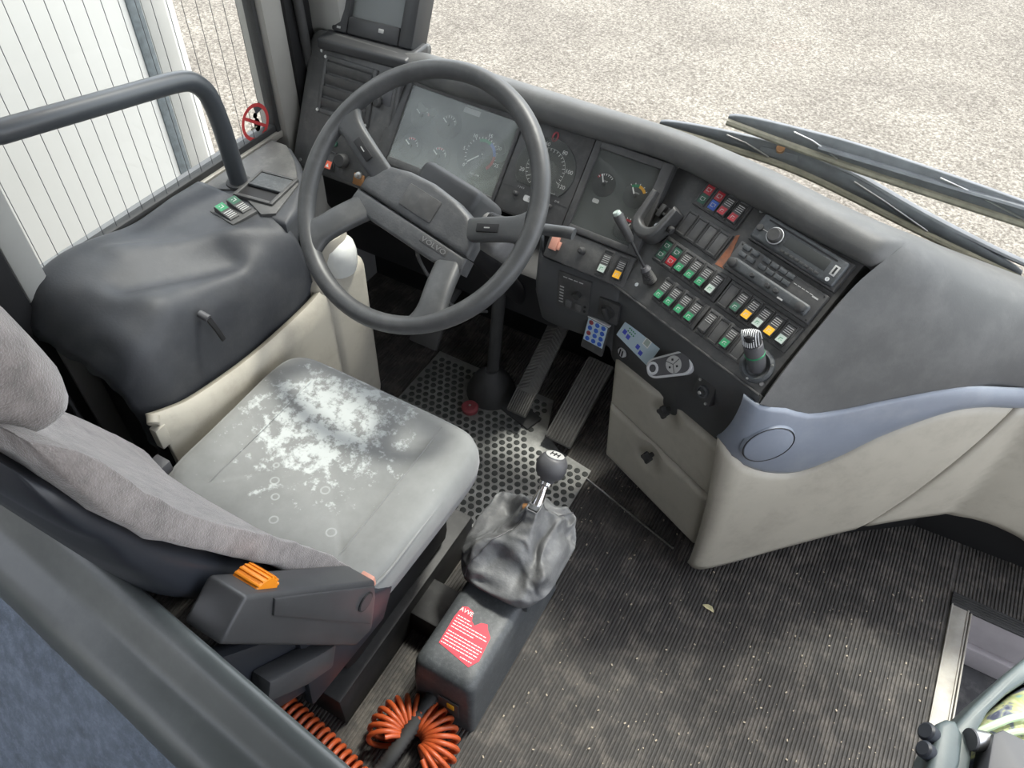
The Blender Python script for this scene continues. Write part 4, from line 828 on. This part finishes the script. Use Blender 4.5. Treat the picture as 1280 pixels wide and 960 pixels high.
# beige lower trim
P=cr([(-1.050,.520,.575),(-1.045,.555,.560),(-1.040,.62,.540),(-1.038,.77,.520),(-1.038,.93,.520),(-1.04,1.01,.53),(-1.045,1.07,.56)],6)
mb=MB(); mb.grid([[p+V((-.015,0,.0)) for p in P],[p+V((0,0,.006)) for p in P],[p+V((.014,0,-.006)) for p in P],[V((p.x+.018,p.y,p.z-.05)) for p in P],[V((p.x+.018,p.y,.2)) for p in P],[V((p.x+.018,p.y,.02)) for p in P]]); solid(mb.build('beige_lower_trim','beige',sc,ang=50),.01)
mb=MB(); mb.cyl((-1.045,.522,.578),(-1.035,.510,.57),.012,n=12,bev=.003); mb.box((-1.05,.505,.50),(-1.03,.53,.555),bev=.003); mb.build('trim_end','beige',sc)
mb=MB(); mb.box((-1.16,1.00,.05),(-1.015,1.165,.555),bev=.035,seg=4); mb.lathe([(.030,.0),(.056,.0),(.054,.075),(.050,.088),(.043,.086),(.040,.0)],26,mx=T((-1.075,1.085,.56))); mb.build('cup_pod','beige',sc,ang=60)
mb=MB(); mb.box((-1.075,1.035,.50),(-1.052,1.075,.60),bev=.004); mb.build('pod_insert','black',sc)
mb=MB(); mb.lathe([(0,.0),(.040,.0),(.045,.02),(.046,.05),(.041,.072),(.028,.086),(0,.090)],26,mx=T((-1.045,1.090,.545))); tag(mb.build('milky_cup','cup',ang=70),'milky white plastic cup standing in the beige pod behind the wheel','cup')
# loose bits behind the console
mb=MB()
for k in range(7):
    mb.box((-.02,-.006,-.003),(.02,.006,.003),bev=.001,mx=T((-1.29+.02*k+random.uniform(-.01,.01),.47-.008*k+random.uniform(-.01,.01),.62-.08*k))@Matrix.Rotation(random.random()*3,4,'Z')@Matrix.Rotation(random.random()*2,4,'X'))
mb.tube(cr([(-1.31,.50,.66),(-1.27,.49,.55),(-1.22,.47,.42),(-1.20,.44,.2),(-1.20,.42,.02)],5),.006,8); tag(mb.build('wire_bracket',['dark']),'dark metal clips and wiring hanging behind the vinyl console','wiring')
# hand rail
t=thing('grab_rail','dark grey tubular grab rail bent down into the side console','rail',(-1.29,1.07,.70))
P=[(-1.335,.50,1.078),(-1.29,.618,1.054),(-1.29,.781,1.024),(-1.29,.93,.997)]+cr([(-1.29,.967,.990),(-1.29,1.012,.975),(-1.29,1.043,.940),(-1.29,1.055,.895)],5)+[(-1.29,1.060,.852),(-1.29,1.068,.70)]
mb=MB(); mb.tube(P,.0205,18); mb.build('tube','tube',t,ang=80)
mb=MB(); mb.lathe([(.020,.0),(.030,.0),(.028,.006),(.021,.008)],20,mx=T((-1.29,1.067,.706))); mb.build('floor_collar','rubber',t)
# ================================================================ DRIVER SEAT
ds=thing('driver_seat','worn grey driver seat with plush backrest and black shell','seat',(-.745,.62,0))
def sup(a,p): return math.copysign(abs(a)**p,a)
rows=[]; X0,Y0=-.745,.645; HW,HD=.253,.217
lev=[(.90,.405),(.985,.415),(1.0,.45),(.995,.475),(.97,.492),(.93,.500),(.85,.505),(.7,.502),(.5,.498),(.25,.496),(.02,.495)]
for k,(f_,z) in enumerate(lev):
    row=[]
    for q in range(72):
        a=2*math.pi*q/72; x=sup(math.cos(a),.27)*HW*f_; y=sup(math.sin(a),.27)*HD*f_
        zz=z
        if k>3:
            zz+=.012*(abs(x)/HW)**3-.004+ (.006*max(0,y/HD)**2) + .0025*noise.noise(V((x*14,y*14,3)))
            if k>5: zz-=.004*math.exp(-((abs(x)-.155)/.006)**2)
        row.append((X0+x*(1+.02*y/HD),Y0+y-.012*math.cos(a)*0,zz))
    rows.append(row)
mb=MB(); mb.grid(rows,cu=True,cap=True); cu=mb.build('seat_cushion','seat',ds,ang=70)
for q in (-1,1): mb=MB(); mb.tube([(X0+q*.155,Y0+y*.95*HD,.5005+.006*max(0,y)**2) for y in [-1+.1*i for i in range(20)]],.0014,6); mb.build('seam','seat',cu)
mb=MB(); mb.tube([(X0+sup(math.cos(a),.27)*HW*.972,Y0+sup(math.sin(a),.27)*HD*.972,.4905) for a in [2*math.pi*i/72 for i in range(72)]],.0032,6,closed=True); mb.build('piping','seat',cu)
mb=MB(); mb.prism(rrect(-.955,-.535,.44,.845,.03),.33,.41,bev=.01); mb.build('cushion_pan','shell',ds)
mb=MB(); mb.box((-.93,.42,.12),(-.57,.82,.34),bev=.03); mb.build('suspension','black',ds)
mb=MB(); mb.box((-.95,.37,.0),(-.556,.89,.122),bev=.006); mb.box((-.56,.62,.0),(-.475,.72,.085),bev=.004); mb.box((-.622,.37,.118),(-.616,.88,.126)); mb.build('base_rail','dark',ds)
# backrest
BK=[(.50,.475),(.60,.452),(.685,.420),(.79,.372),(.891,.322),(1.014,.258),(1.106,.226),(1.2,.210),(1.3,.195)]
def interp0(z):
    for (a,b),(c_,d) in zip(BK,BK[1:]):
        if z<=c_: return b+(d-b)*(z-a)/(c_-a)
    return .195
def back(name,m,dy0,dy1,w0,w1,t0,t1,zs,bol,fuzz=0):
    rows=[]
    for k in range(zs[2]+1):
        t_=k/zs[2]; z=zs[0]+(zs[1]-zs[0])*t_
        yf=interp0(z); e=min(1,min(t_,1-t_)*zs[2]/3.2); e=math.sqrt(max(.0,1-(1-e)**2))*.96+.04
        row=[]
        for q in range(64):
            a=2*math.pi*q/64; x=sup(math.cos(a),.5)*(w0+(w1-w0)*t_)*(.86+.14*e); s_=math.sin(a); y=sup(s_,.6)
            d1=dy1-(.055*max(0,min(1,(1.06-z)/.16)) if name=='backrest_shell' else 0); y=yf+d1+(y*.5+.5)*(dy0-d1)
            mid=yf+(dy0+d1)/2; y=mid+(y-mid)*e
            if s_>0: y+=bol*(abs(x)/w0)**4*e
            fz=fuzz*noise.noise(V((x*40,y*40,z*40))) if fuzz else 0
            row.append((X0+x*(1+fz*2),y+fz,z+fz))
        rows.append(row)
    mb=MB(); mb.grid(rows,cu=True,cap=True); return mb.build(name,m,ds,ang=75)
back('backrest_cushion','plush',-.028,-.060,.240,.222,0,0,(.515,1.205,30),.034,.003)
back('backrest_shell','shell',-.046,-.085,.238,.215,0,0,(.50,1.185,24),.0)
rows=[]
for k in range(15):
    t_=k/14; z=1.150+.235*t_; e=math.sqrt(max(0,1-(2*t_-1)**2))**.45*.97+.03; yc=.212-.05*t_
    rows.append([(X0+sup(math.cos(a),.5)*.160*(.8+.2*e),yc+sup(math.sin(a),.75)*.055*e+.003*noise.noise(V((math.cos(a)*5,math.sin(a)*5,z*30))),z) for a in [2*math.pi*q/40 for q in range(40)]])
mb=MB(); mb.grid(rows,cu=True,cap=True); mb.build('headrest','plush',ds,ang=75)
# armrest (hangs forward and down)
AR=Matrix(((0,0,1,0),(1,0,0,0),(0,1,0,0),(0,0,0,1)))   # polygon (y,z) extruded along x
arm_poly=[(.232,.918),(.433,.632),(.428,.590),(.404,.515),(.362,.530),(.180,.888)]
mb=MB(); mb.prism(arm_poly,-.508,-.450,bev=.006,seg=3,bevtop=False,mx=AR); ar=mb.build('armrest','arm',ds,ang=45)
mb=MB(); mb.prism([(.262,.865),(.426,.628),(.400,.545),(.252,.838)],-.451,-.4465,bev=.0015,mx=AR); mb.build('side_cover','arm',ar)
mb=MB(); mb.cyl((-.4475,.399,.625),(-.4445,.399,.625),.017,n=24); mb.cyl((-.4450,.399,.625),(-.4440,.399,.625),.0145,n=24,m=1); mb.build('round_plug',['dark','arm'],ar)
mb=MB(); mb.cyl((-.500,.258,.862),(-.462,.258,.862),.026,n=20,bev=.002)
for k in range(20): a=k*math.pi/10; mb.box((-.019,-.0018,.0245),(.019,.0018,.0275),bev=.0006,mx=T((-.481,.258,.862))@Matrix.Rotation(a,4,'X'))
mb.build('orange_dial','orange',ar)
mb=MB(); mb.box((-.480,.424,.606),(-.456,.440,.630),bev=.003); mb.build('red_end_button','pink',ar)
mb=MB(); mb.prism([(.195,.76),(.33,.60),(.375,.57),(.36,.50),(.285,.44),(.20,.52)],-.535,-.505,bev=.008,bevtop=False,mx=AR); mb.build('side_bracket','shell',ds)
mb=MB(); mb.prism([(.222,.665),(.315,.575),(.345,.55),(.325,.50),(.27,.545),(.205,.625)],-.506,-.470,bev=.006,bevtop=False,mx=AR); mb.build('recline_lever','arm',ds)
mb=MB(); mb.prism([(.30,.62),(.46,.50),(.52,.44),(.48,.37),(.28,.40)],-.52,-.495,bev=.008,bevtop=False,mx=AR); mb.build('side_skirt','shell',ds)
mb=MB(); mb.box((-1.02,.455,.485),(-.985,.485,.52),bev=.004); mb.cyl((-1.0,.47,.40),(-1.0,.47,.49),.008,n=8); tag(mb.build('belt_buckle','dgrey'),'small grey seat belt buckle beside the seat cushion corner','buckle')
# ================================================================ GEAR CONSOLE
g=thing('gear_console','black box with a wrinkled leather boot carrying the gear lever','gear lever',(-.39,.68,0))
def ring4(x0,x1,y0,y1,z,r,n=6): return [(a,b,z) for a,b in rrect(x0,x1,y0,y1,r,n)]
mb=MB(); mb.grid([ring4(-.462,-.313,.488,.885,.0,.012),ring4(-.460,-.314,.490,.883,.13,.014),ring4(-.457,-.316,.494,.880,.188,.018),ring4(-.452,-.321,.500,.875,.202,.02),ring4(-.440,-.333,.513,.862,.209,.02),ring4(-.42,-.35,.54,.84,.210,.01)],cu=True,cap=True); mb.build('box','gearbox',g,ang=50)
mb=MB(); mb.box((-.468,.705,.185),(-.307,.895,.218),bev=.006); mb.build('boot_flange','gearbox',g)
rows=[]; lv=[(0,.212,1.0),(.08,.224,1.05),(.16,.240,1.07),(.26,.254,1.0),(.36,.266,.86),(.46,.274,.72),(.56,.286,.60),(.66,.292,.47),(.76,.306,.36),(.86,.322,.24),(.94,.340,.17),(1,.350,.15)]
sm=[]; NB=120
def ridge(p): return 1-2*abs(noise.noise(p))
for q in range(NB):
    a=2*math.pi*q/NB; colm=[]
    base=cr([(t_,z,f_) for t_,z,f_ in lv],5)
    for p in base:
        t_,z,f_=p; w=math.sin(math.pi*max(0,min(1,t_)))**.8
        x=sup(math.cos(a),.42)*.092*f_; y=sup(math.sin(a),.42)*.108*f_
        rd=ridge(V((x*13+3,y*13,z*22)))*.6+ridge(V((x*27,y*27+5,z*40+a*.3)))*.4
        d_=1+w*(.16*rd+.10*math.sin(4*a+8*t_+.5)); colm.append(V((-.388+.010*t_+x*d_,.800+.055*t_+y*d_,z+w*(.020*rd-.006+.014*math.sin(3*a-9*t_)))))
    sm.append(colm)
mb=MB(); mb.grid([[sm[q][k] for q in range(NB)] for k in range(len(sm[0]))],cu=True); bt=solid(mb.build('leather_boot','boot',g,ang=75),.003)
for a0 in (1.2,4.3): 
    q=int(a0/6.283*NB); mb=MB(); mb.tube([p+V((0,0,.0015)) for p in sm[q][4:-2]],.0013,6); mb.build('boot_seam','dgrey',bt)
LB,LT=V((-.379,.855,.335)),V((-.380,.946,.408)); LD=(LT-LB).normalized()
mb=MB(); mb.tube([LB,LB+LD*.010],.017,16); mb.build('strap','boot',g); mb=MB(); mb.cyl(LB+V((-.022,-.006,-.003)),LB+V((-.014,-.003,0)),.0095,n=16); mb.build('copper_stud','copper',g)
mb=MB(); mb.tube([LB,LB+LD*.008,LB+LD*.03,LB+LD*.045,LB+LD*.05],.012,18,rs=[.014,.0145,.0115,.0090,.008]); mb.tube([LB+LD*.045,LB+LD*.054,LB+LD*.058,LB+LD*.064,LB+LD*.068,LB+LD*.075],.012,18,rs=[.009,.0095,.0145,.0145,.0095,.010]); mb.cyl(LB,LT,.0065,n=12); mb.build('lever','chrome',g)
kd=(LD*.6+V((0,-.1,.9))*.4).normalized(); KM=T(LB+LD*.074)@kd.to_track_quat('Z','Y').to_matrix().to_4x4()@Matrix.Scale(1.22,4)
mb=MB(); mb.lathe([(0,-.008),(.012,-.008),(.0145,.0),(.0245,.008),(.0275,.020),(.0265,.032),(.0215,.041),(.018,.0435),(0,.045)],28,mx=KM); kn=mb.build('gear_knob','dgrey',g,ang=60)
mb=MB(); mb.lathe([(0,.0445),(.0165,.0440),(.0165,.0452),(0,.0462)],24,mx=KM); mb.build('shift_disc','lgrey',kn)
mb=MB()
for x in (-.007,0,.007): mb.box((x-.0009,-.007,.0455),(x+.0009,.007,.0470),mx=KM)
mb.box((-.007,-.0009,.0455),(.007,.0009,.0470),mx=KM); mb.build('shift_pattern','black',kn)
# red torn sticker
st=[(-.428,.665),(-.400,.668),(-.383,.640),(-.374,.648),(-.362,.646),(-.352,.628),(-.3365,.612),(-.336,.523),(-.430,.532),(-.436,.575)]
SP=Matrix.Translation((0,0,.2105))
stk=[(-.431,.612),(-.428,.640),(-.417,.645),(-.402,.641),(-.394,.622),(-.384,.616),(-.375,.628),(-.362,.632),(-.355,.622),(-.342,.610),(-.337,.556),(-.349,.535),(-.428,.549)]
mb=MB(); mb.prism(stk,.2095,.2108); lb=mb.build('warning_label','label',g)
text('lettering','AVVE',.013,'white',lb,T((-.414,.634,.211)),.0002,local=False)
mb=MB(); random.seed(3)
for r_ in range(11):
    y=.618-r_*.0068-(.004 if r_>4 else 0)
    if r_==10: y-=.002
    x=-.426 if r_<10 else -.375; xe=(-.395,-.388,-.350,-.345,-.372,-.345,-.342,-.345,-.343,-.347,-.348)[r_]
    while x<xe: w=random.uniform(.003,.010); mb.box((x,y,.2106),(min(x+w,xe),y+.0018,.2110)); x+=w+.0016
mb.build('fine_print','white',lb,flat=True)
mb=MB(); mb.box((-.372,.4835,.085),(-.355,.4865,.107),bev=.001); mb.build('yellow_tag','yellow',g)
mb=MB(); mb.poly([(-.378,.485,.055),(-.366,.485,.055),(-.372,.485,.067)]); mb.build('warning_mark','redbtn',g)
mb=MB(); mb.box((-.395,.4858,.05),(-.345,.4885,.118),bev=.001); mb.build('rear_socket','panel2',g)
# corrugated conduit and coiled hoses
P=cr([(-.412,.495,.075),(-.414,.46,.075),(-.418,.41,.062),(-.424,.36,.05),(-.432,.32,.035),(-.445,.24,.03)],10)
mb=MB(); mb.tube(P,.016,14,rs=[.0165 if k%2 else .0138 for k in range(len(P))]); tag(mb.build('corrugated_conduit','rubber',ang=80),'black corrugated conduit plugged into the back of the gear console','conduit')
def coil(fn,n,r,tr,name,label):
    pts=[]
    for k in range(n*16+1):
        t_=k/(n*16); c,d=fn(t_); d.normalize(); a=V((0,0,1)); b=d.cross(a).normalized(); a=b.cross(d); w=2*math.pi*n*t_
        pts.append(c+a*math.cos(w)*r+b*math.sin(w)*r)
    mb=MB(); mb.tube(pts,tr,8); return tag(mb.build(name,'hose',ang=80),label,'hose',None)
coil(lambda t_:(V((-.80+.36*t_,.325-.05*t_+.01*math.sin(t_*3),.040)),V((.36,-.05,0))),22,.030,.0055,'coiled_hose','orange coiled air hose stretched along the floor behind the seat')
coil(lambda t_:(V((-.405+.060*math.cos(3.9-4.6*t_),.405+.050*math.sin(3.9-4.6*t_),.047)),V((math.sin(3.9-4.6*t_),-math.cos(3.9-4.6*t_),0))),19,.036,.0055,'coiled_hose','orange coiled hose bunched in a loop below the corrugated conduit')
# ================================================================ PEDALS AND MAT
def pedal(name,label,b0,b1,w,strips,chev=False,thick=.012):
    """pedal plate from b0 (heel) to b1 (toe)"""
    b0,b1=V(b0),V(b1); d=(b1-b0); L=d.length; d.normalize(); x=V((1,0,0)); x=(x-d*x.dot(d)).normalized(); n=x.cross(d)
    mx=Matrix((x,d,n)).transposed().to_4x4(); mx.translation=b0
    t=thing(name,label,'pedal',mx)
    mb=MB(); mb.box((-w/2,0,-thick),(w/2,L,0),bev=.005); mb.build('plate','pedal',t,local=True)
    if not chev:
        for k in range(strips): u=-w/2+w*(k+.5)/strips; mb=MB(); mb.box((u-w/strips*.28,.004,-.001),(u+w/strips*.28,L-.004,.004),bev=.001); mb.build('tread_rib','pedal',t,local=True)
    else:
        for k in range(9): u=-w/2+w*(k+.5)/9; mb=MB(); mb.box((u-.0022,.004,-.001),(u+.0022,.068,.004),bev=.001); mb.build('tread_rib','pedal',t,local=True)
        for k in range(17):
            y=.080+k*.0115
            if y>L-.02: break
            for q in (-1,1): mb=MB(); mb.box((-w*.27,-.0025,-.001),(w*.27,.0025,.004),bev=.001,mx=T((q*w*.235,y,0))@Matrix.Rotation(-q*.62,4,'Z')); mb.build('tread_rib','pedal',t,local=True)
    mb=MB(); mb.cyl((0,L*.55,-thick),(0,L*.62,-.10),.012,n=10); mb.build('arm','black',t,local=True)
    return t
pedal('accelerator_pedal','wide accelerator pedal with straight lengthwise ribs',(-.510,1.262,.035),(-.500,1.505,.150),.083,9)
pedal('brake_pedal','narrow brake pedal with herringbone tread',(-.650,1.275,.060),(-.648,1.52,.215),.062,9,True)
mb=MB(); mb.box((-.045,-.035,-.008),(.045,.035,.008),bev=.006,mx=T((-.930,1.262,.245))@Matrix.Rotation(.9,4,'X'))
mb.cyl((-.930,1.27,.24),(-.930,1.50,.30),.012,n=10); tag(mb.build('clutch_pedal','rubber'),'dark clutch pedal partly hidden below the steering wheel rim','pedal')
mb=MB(); mb.lathe([(0,0),(.023,0),(.025,.016),(.019,.022),(0,.023)],24,mx=T((-.793,1.262,.002))); mb.lathe([(0,.022),(.004,.0225),(0,.026)],10,m=1,mx=T((-.793,1.262,.003))); tag(mb.build('floor_button',['redbtn','steel']),'round faded red foot button on the studded floor plate','button')
mb=MB(); mb.lathe([(.075,.0),(.072,.02),(.055,.06),(.035,.085),(.02,.10),(0,.10)],26,mx=T((-.775,1.355,.0))); mb.cyl((-.775,1.36,.08),(-.775,1.40,.45),.018,n=14); tag(mb.build('column_gaiter','rubber'),'black rubber gaiter around the steering shaft on the floor','gaiter')
mb=MB(); mb.box((-.76,1.30,.0),(-.60,1.36,.012),bev=.003,mx=T((-.68,1.33,0))@Matrix.Rotation(-.28,4,'Z')@T((.68,-1.33,0))); tag(mb.build('heel_pad','rubber'),'flat black rubber pad at the foot of the brake pedal','pad')
pm=thing('studded_floor_plate','worn metal floor plate covered in round dark studs before the seat','floor plate',(-.7,1.1,0))
mb=MB(); mb.prism([(-1.0,.86),(-.47,.86),(-.392,1.079),(-.392,1.245),(-.50,1.262),(-.56,1.30),(-.60,1.42),(-1.0,1.42)],.0,.0045,bev=.001); mb.build('plate','plate',pm)
me=MB().lathe([(.0088,.0035),(.0085,.0058),(.0070,.0066),(0,.0066)],10).mesh('stud','stud')
pts=[]; dx=.0238
for j in range(28):
    for i in range(30):
        x=-.985+i*dx+(dx/2 if j%2 else 0); y=.875+j*dx*.866
        if x>-.40 or y>1.41 or (y<1.079 and x>-.47+(y-.86)*.356-.012) or (y>1.235 and x>-.60) or (x>-.50 and y>1.24): continue
        if math.hypot(x+.793,y-1.262)<.03 or (math.hypot(x+.775,y-1.355)<.085): continue
        pts.append((x,y))
# the seat hides the plate below the line through its front edge
def seen(x,y): return y>1.17-.0*(x) or (x>-.72 and y>.93) 
vis=[p for p in pts if seen(*p)]; vis=sorted(vis,key=lambda p:(p[0]+.5)**2+(p[1]-1.1)**2)[:296]; vs_=set(vis)
for p in vis: link('stud',me,pm,False,T((p[0],p[1],.0)))
mb=MB()
for p in pts:
    if p not in vs_: mb.lathe([(.0088,.0035),(.0085,.0058),(0,.0066)],8,mx=T((p[0],p[1],0)))
o_=mb.build('studs','stud',pm); o_['kind']='stuff'
# ================================================================ PARTITION BEHIND THE SEAT
pt=thing('driver_partition','thick glossy grey partition rim with blue-grey felt behind the driver seat','partition',(-.6,.1,0))
def pline(s): return V((-1.30+s*.994,.259-s*.109,0))   # runs across behind the seat
nn=V((-.109,-.994,0))
prof=[(-.005,.30),(-.006,.70),(-.007,.86),(-.005,.899),(.004,.908),(.018,.905),(.032,.890),(.045,.876),(.062,.870),(.080,.862),(.092,.845),(.098,.82),(.100,.78)]
rows=[]
for k in range(31):
    s_=k/30*1.30; drop=0
    P=cr([(a,b,0) for a,b in prof],4); rows.append([pline(s_)+nn*p.x+V((0,0,p.y+drop)) for p in P])
mb=MB(); mb.grid(rows); solid(mb.build('rim_moulding','part',pt,ang=80),.008)
pf=[(.094,.835),(.12,.79),(.18,.68),(.26,.52),(.34,.34),(.40,.15),(.42,.02)]
rows=[[pline(k/20*1.30)+nn*p.x+V((0,0,p.y+.004*noise.noise(V((k*.7,p.y*9,0))))) for p in cr([(a,b,0) for a,b in pf],6)] for k in range(21)]
mb=MB(); mb.grid(rows); solid(mb.build('felt_panel','felt',pt,ang=80),.008)
mb=MB(); mb.grid([[pline(s_)+nn*.012+V((0,0,z)) for s_ in (0,1.295)] for z in (.0,.86)]); solid(mb.build('panel_core','shell',pt),.02)
ends=[(a,b) for a,b in prof]+[(a,b) for a,b in pf[1:]]+[(-.005,.02)]
mb=MB(); mb.grid([[pline(s_)+nn*a+V((0,0,b)) for a,b in ends] for s_ in (1.292,1.306)],cu=True,cap=True); mb.build('end_cap','part',pt)
# ================================================================ GUIDE SEAT (beside the step)
gs=thing('guide_seat','folding guide seat with leafy yellow-green fabric beside the step','seat',(.47,.62,0))
GM=T((0,0,.60))
mb=MB(); mb.prism([(.366,.55),(.372,.642),(.392,.690),(.425,.758),(.47,.842),(.60,.90),(.60,.84),(.475,.80),(.437,.742),(.416,.70),(.404,.655),(.402,.55)],.52,.645,bev=.006,seg=3,bevtop=False); mb.build('side_frame','sgreen',gs,ang=50)
rows=[]
for k,(f_,z) in enumerate([(1,.53),(1.0,.585),(.985,.605),(.94,.618),(.8,.624),(.5,.628),(.1,.63)]):
    base=[(.410,.655),(.420,.70),(.440,.740),(.480,.800),(.56,.85),(.66,.85),(.70,.75),(.70,.62),(.62,.56),(.48,.57),(.42,.60)]
    P=cr([(a,b,0) for a,b in base],5,True); rows.append([(.55+(p.x-.55)*f_,.70+(p.y-.70)*f_,z+(.004*noise.noise(V((p.x*30,p.y*30,0))) if k>2 else 0)) for p in P])
mb=MB(); mb.grid(rows,cu=True,cap=True); cu=mb.build('cushion','fabric',gs,ang=70)
mb=MB(); mb.tube(cr([(.405,.662,.628),(.430,.690,.634),(.455,.715,.637),(.49,.735,.638),(.56,.75,.637)],6),.0052,8); mb.build('piping','piping',cu)
mb=MB(); mb.tube(cr([(.440,.680,.628),(.470,.702,.634),(.52,.712,.634)],6),.0048,8); mb.build('piping','piping',cu)
mb=MB(); mb.prism([(.350,.50),(.352,.640),(.362,.652),(.374,.656),(.386,.640),(.388,.60),(.380,.54),(.378,.50)],.615,.655,bev=.008,seg=3); mb.build('hinge_plate','sgreen',gs,ang=50)
mb=MB(); mb.prism([(.413,.52),(.416,.655),(.428,.668),(.52,.668),(.53,.52)],.62,.668,bev=.004); mb.build('bracket_block','dgrey',gs)
for (x,y,r_) in ((.344,.624,.013),(.345,.598,.012)): mb=MB(); mb.cyl((x+.012,y,.640),(x-.006,y-.004,.654),r_,n=18,bev=.003); mb.build('bolt','shell',gs)
mb=MB(); mb.cyl((.418,.652,.648),(.396,.640,.652),.012,.015,n=18,bev=.002); mb.cyl((.398,.641,.652),(.394,.639,.653),.0145,n=18,m=1); mb.build('bolt',['steel','dgrey'],gs)
mb=MB(); mb.box((.42,.5,.0),(.50,.58,.56),bev=.01); mb.build('post','dark',gs)
mb=MB(); mb.box((.402,.505,.50),(.68,.60,.535),bev=.01); mb.build('under_frame','dark',gs)
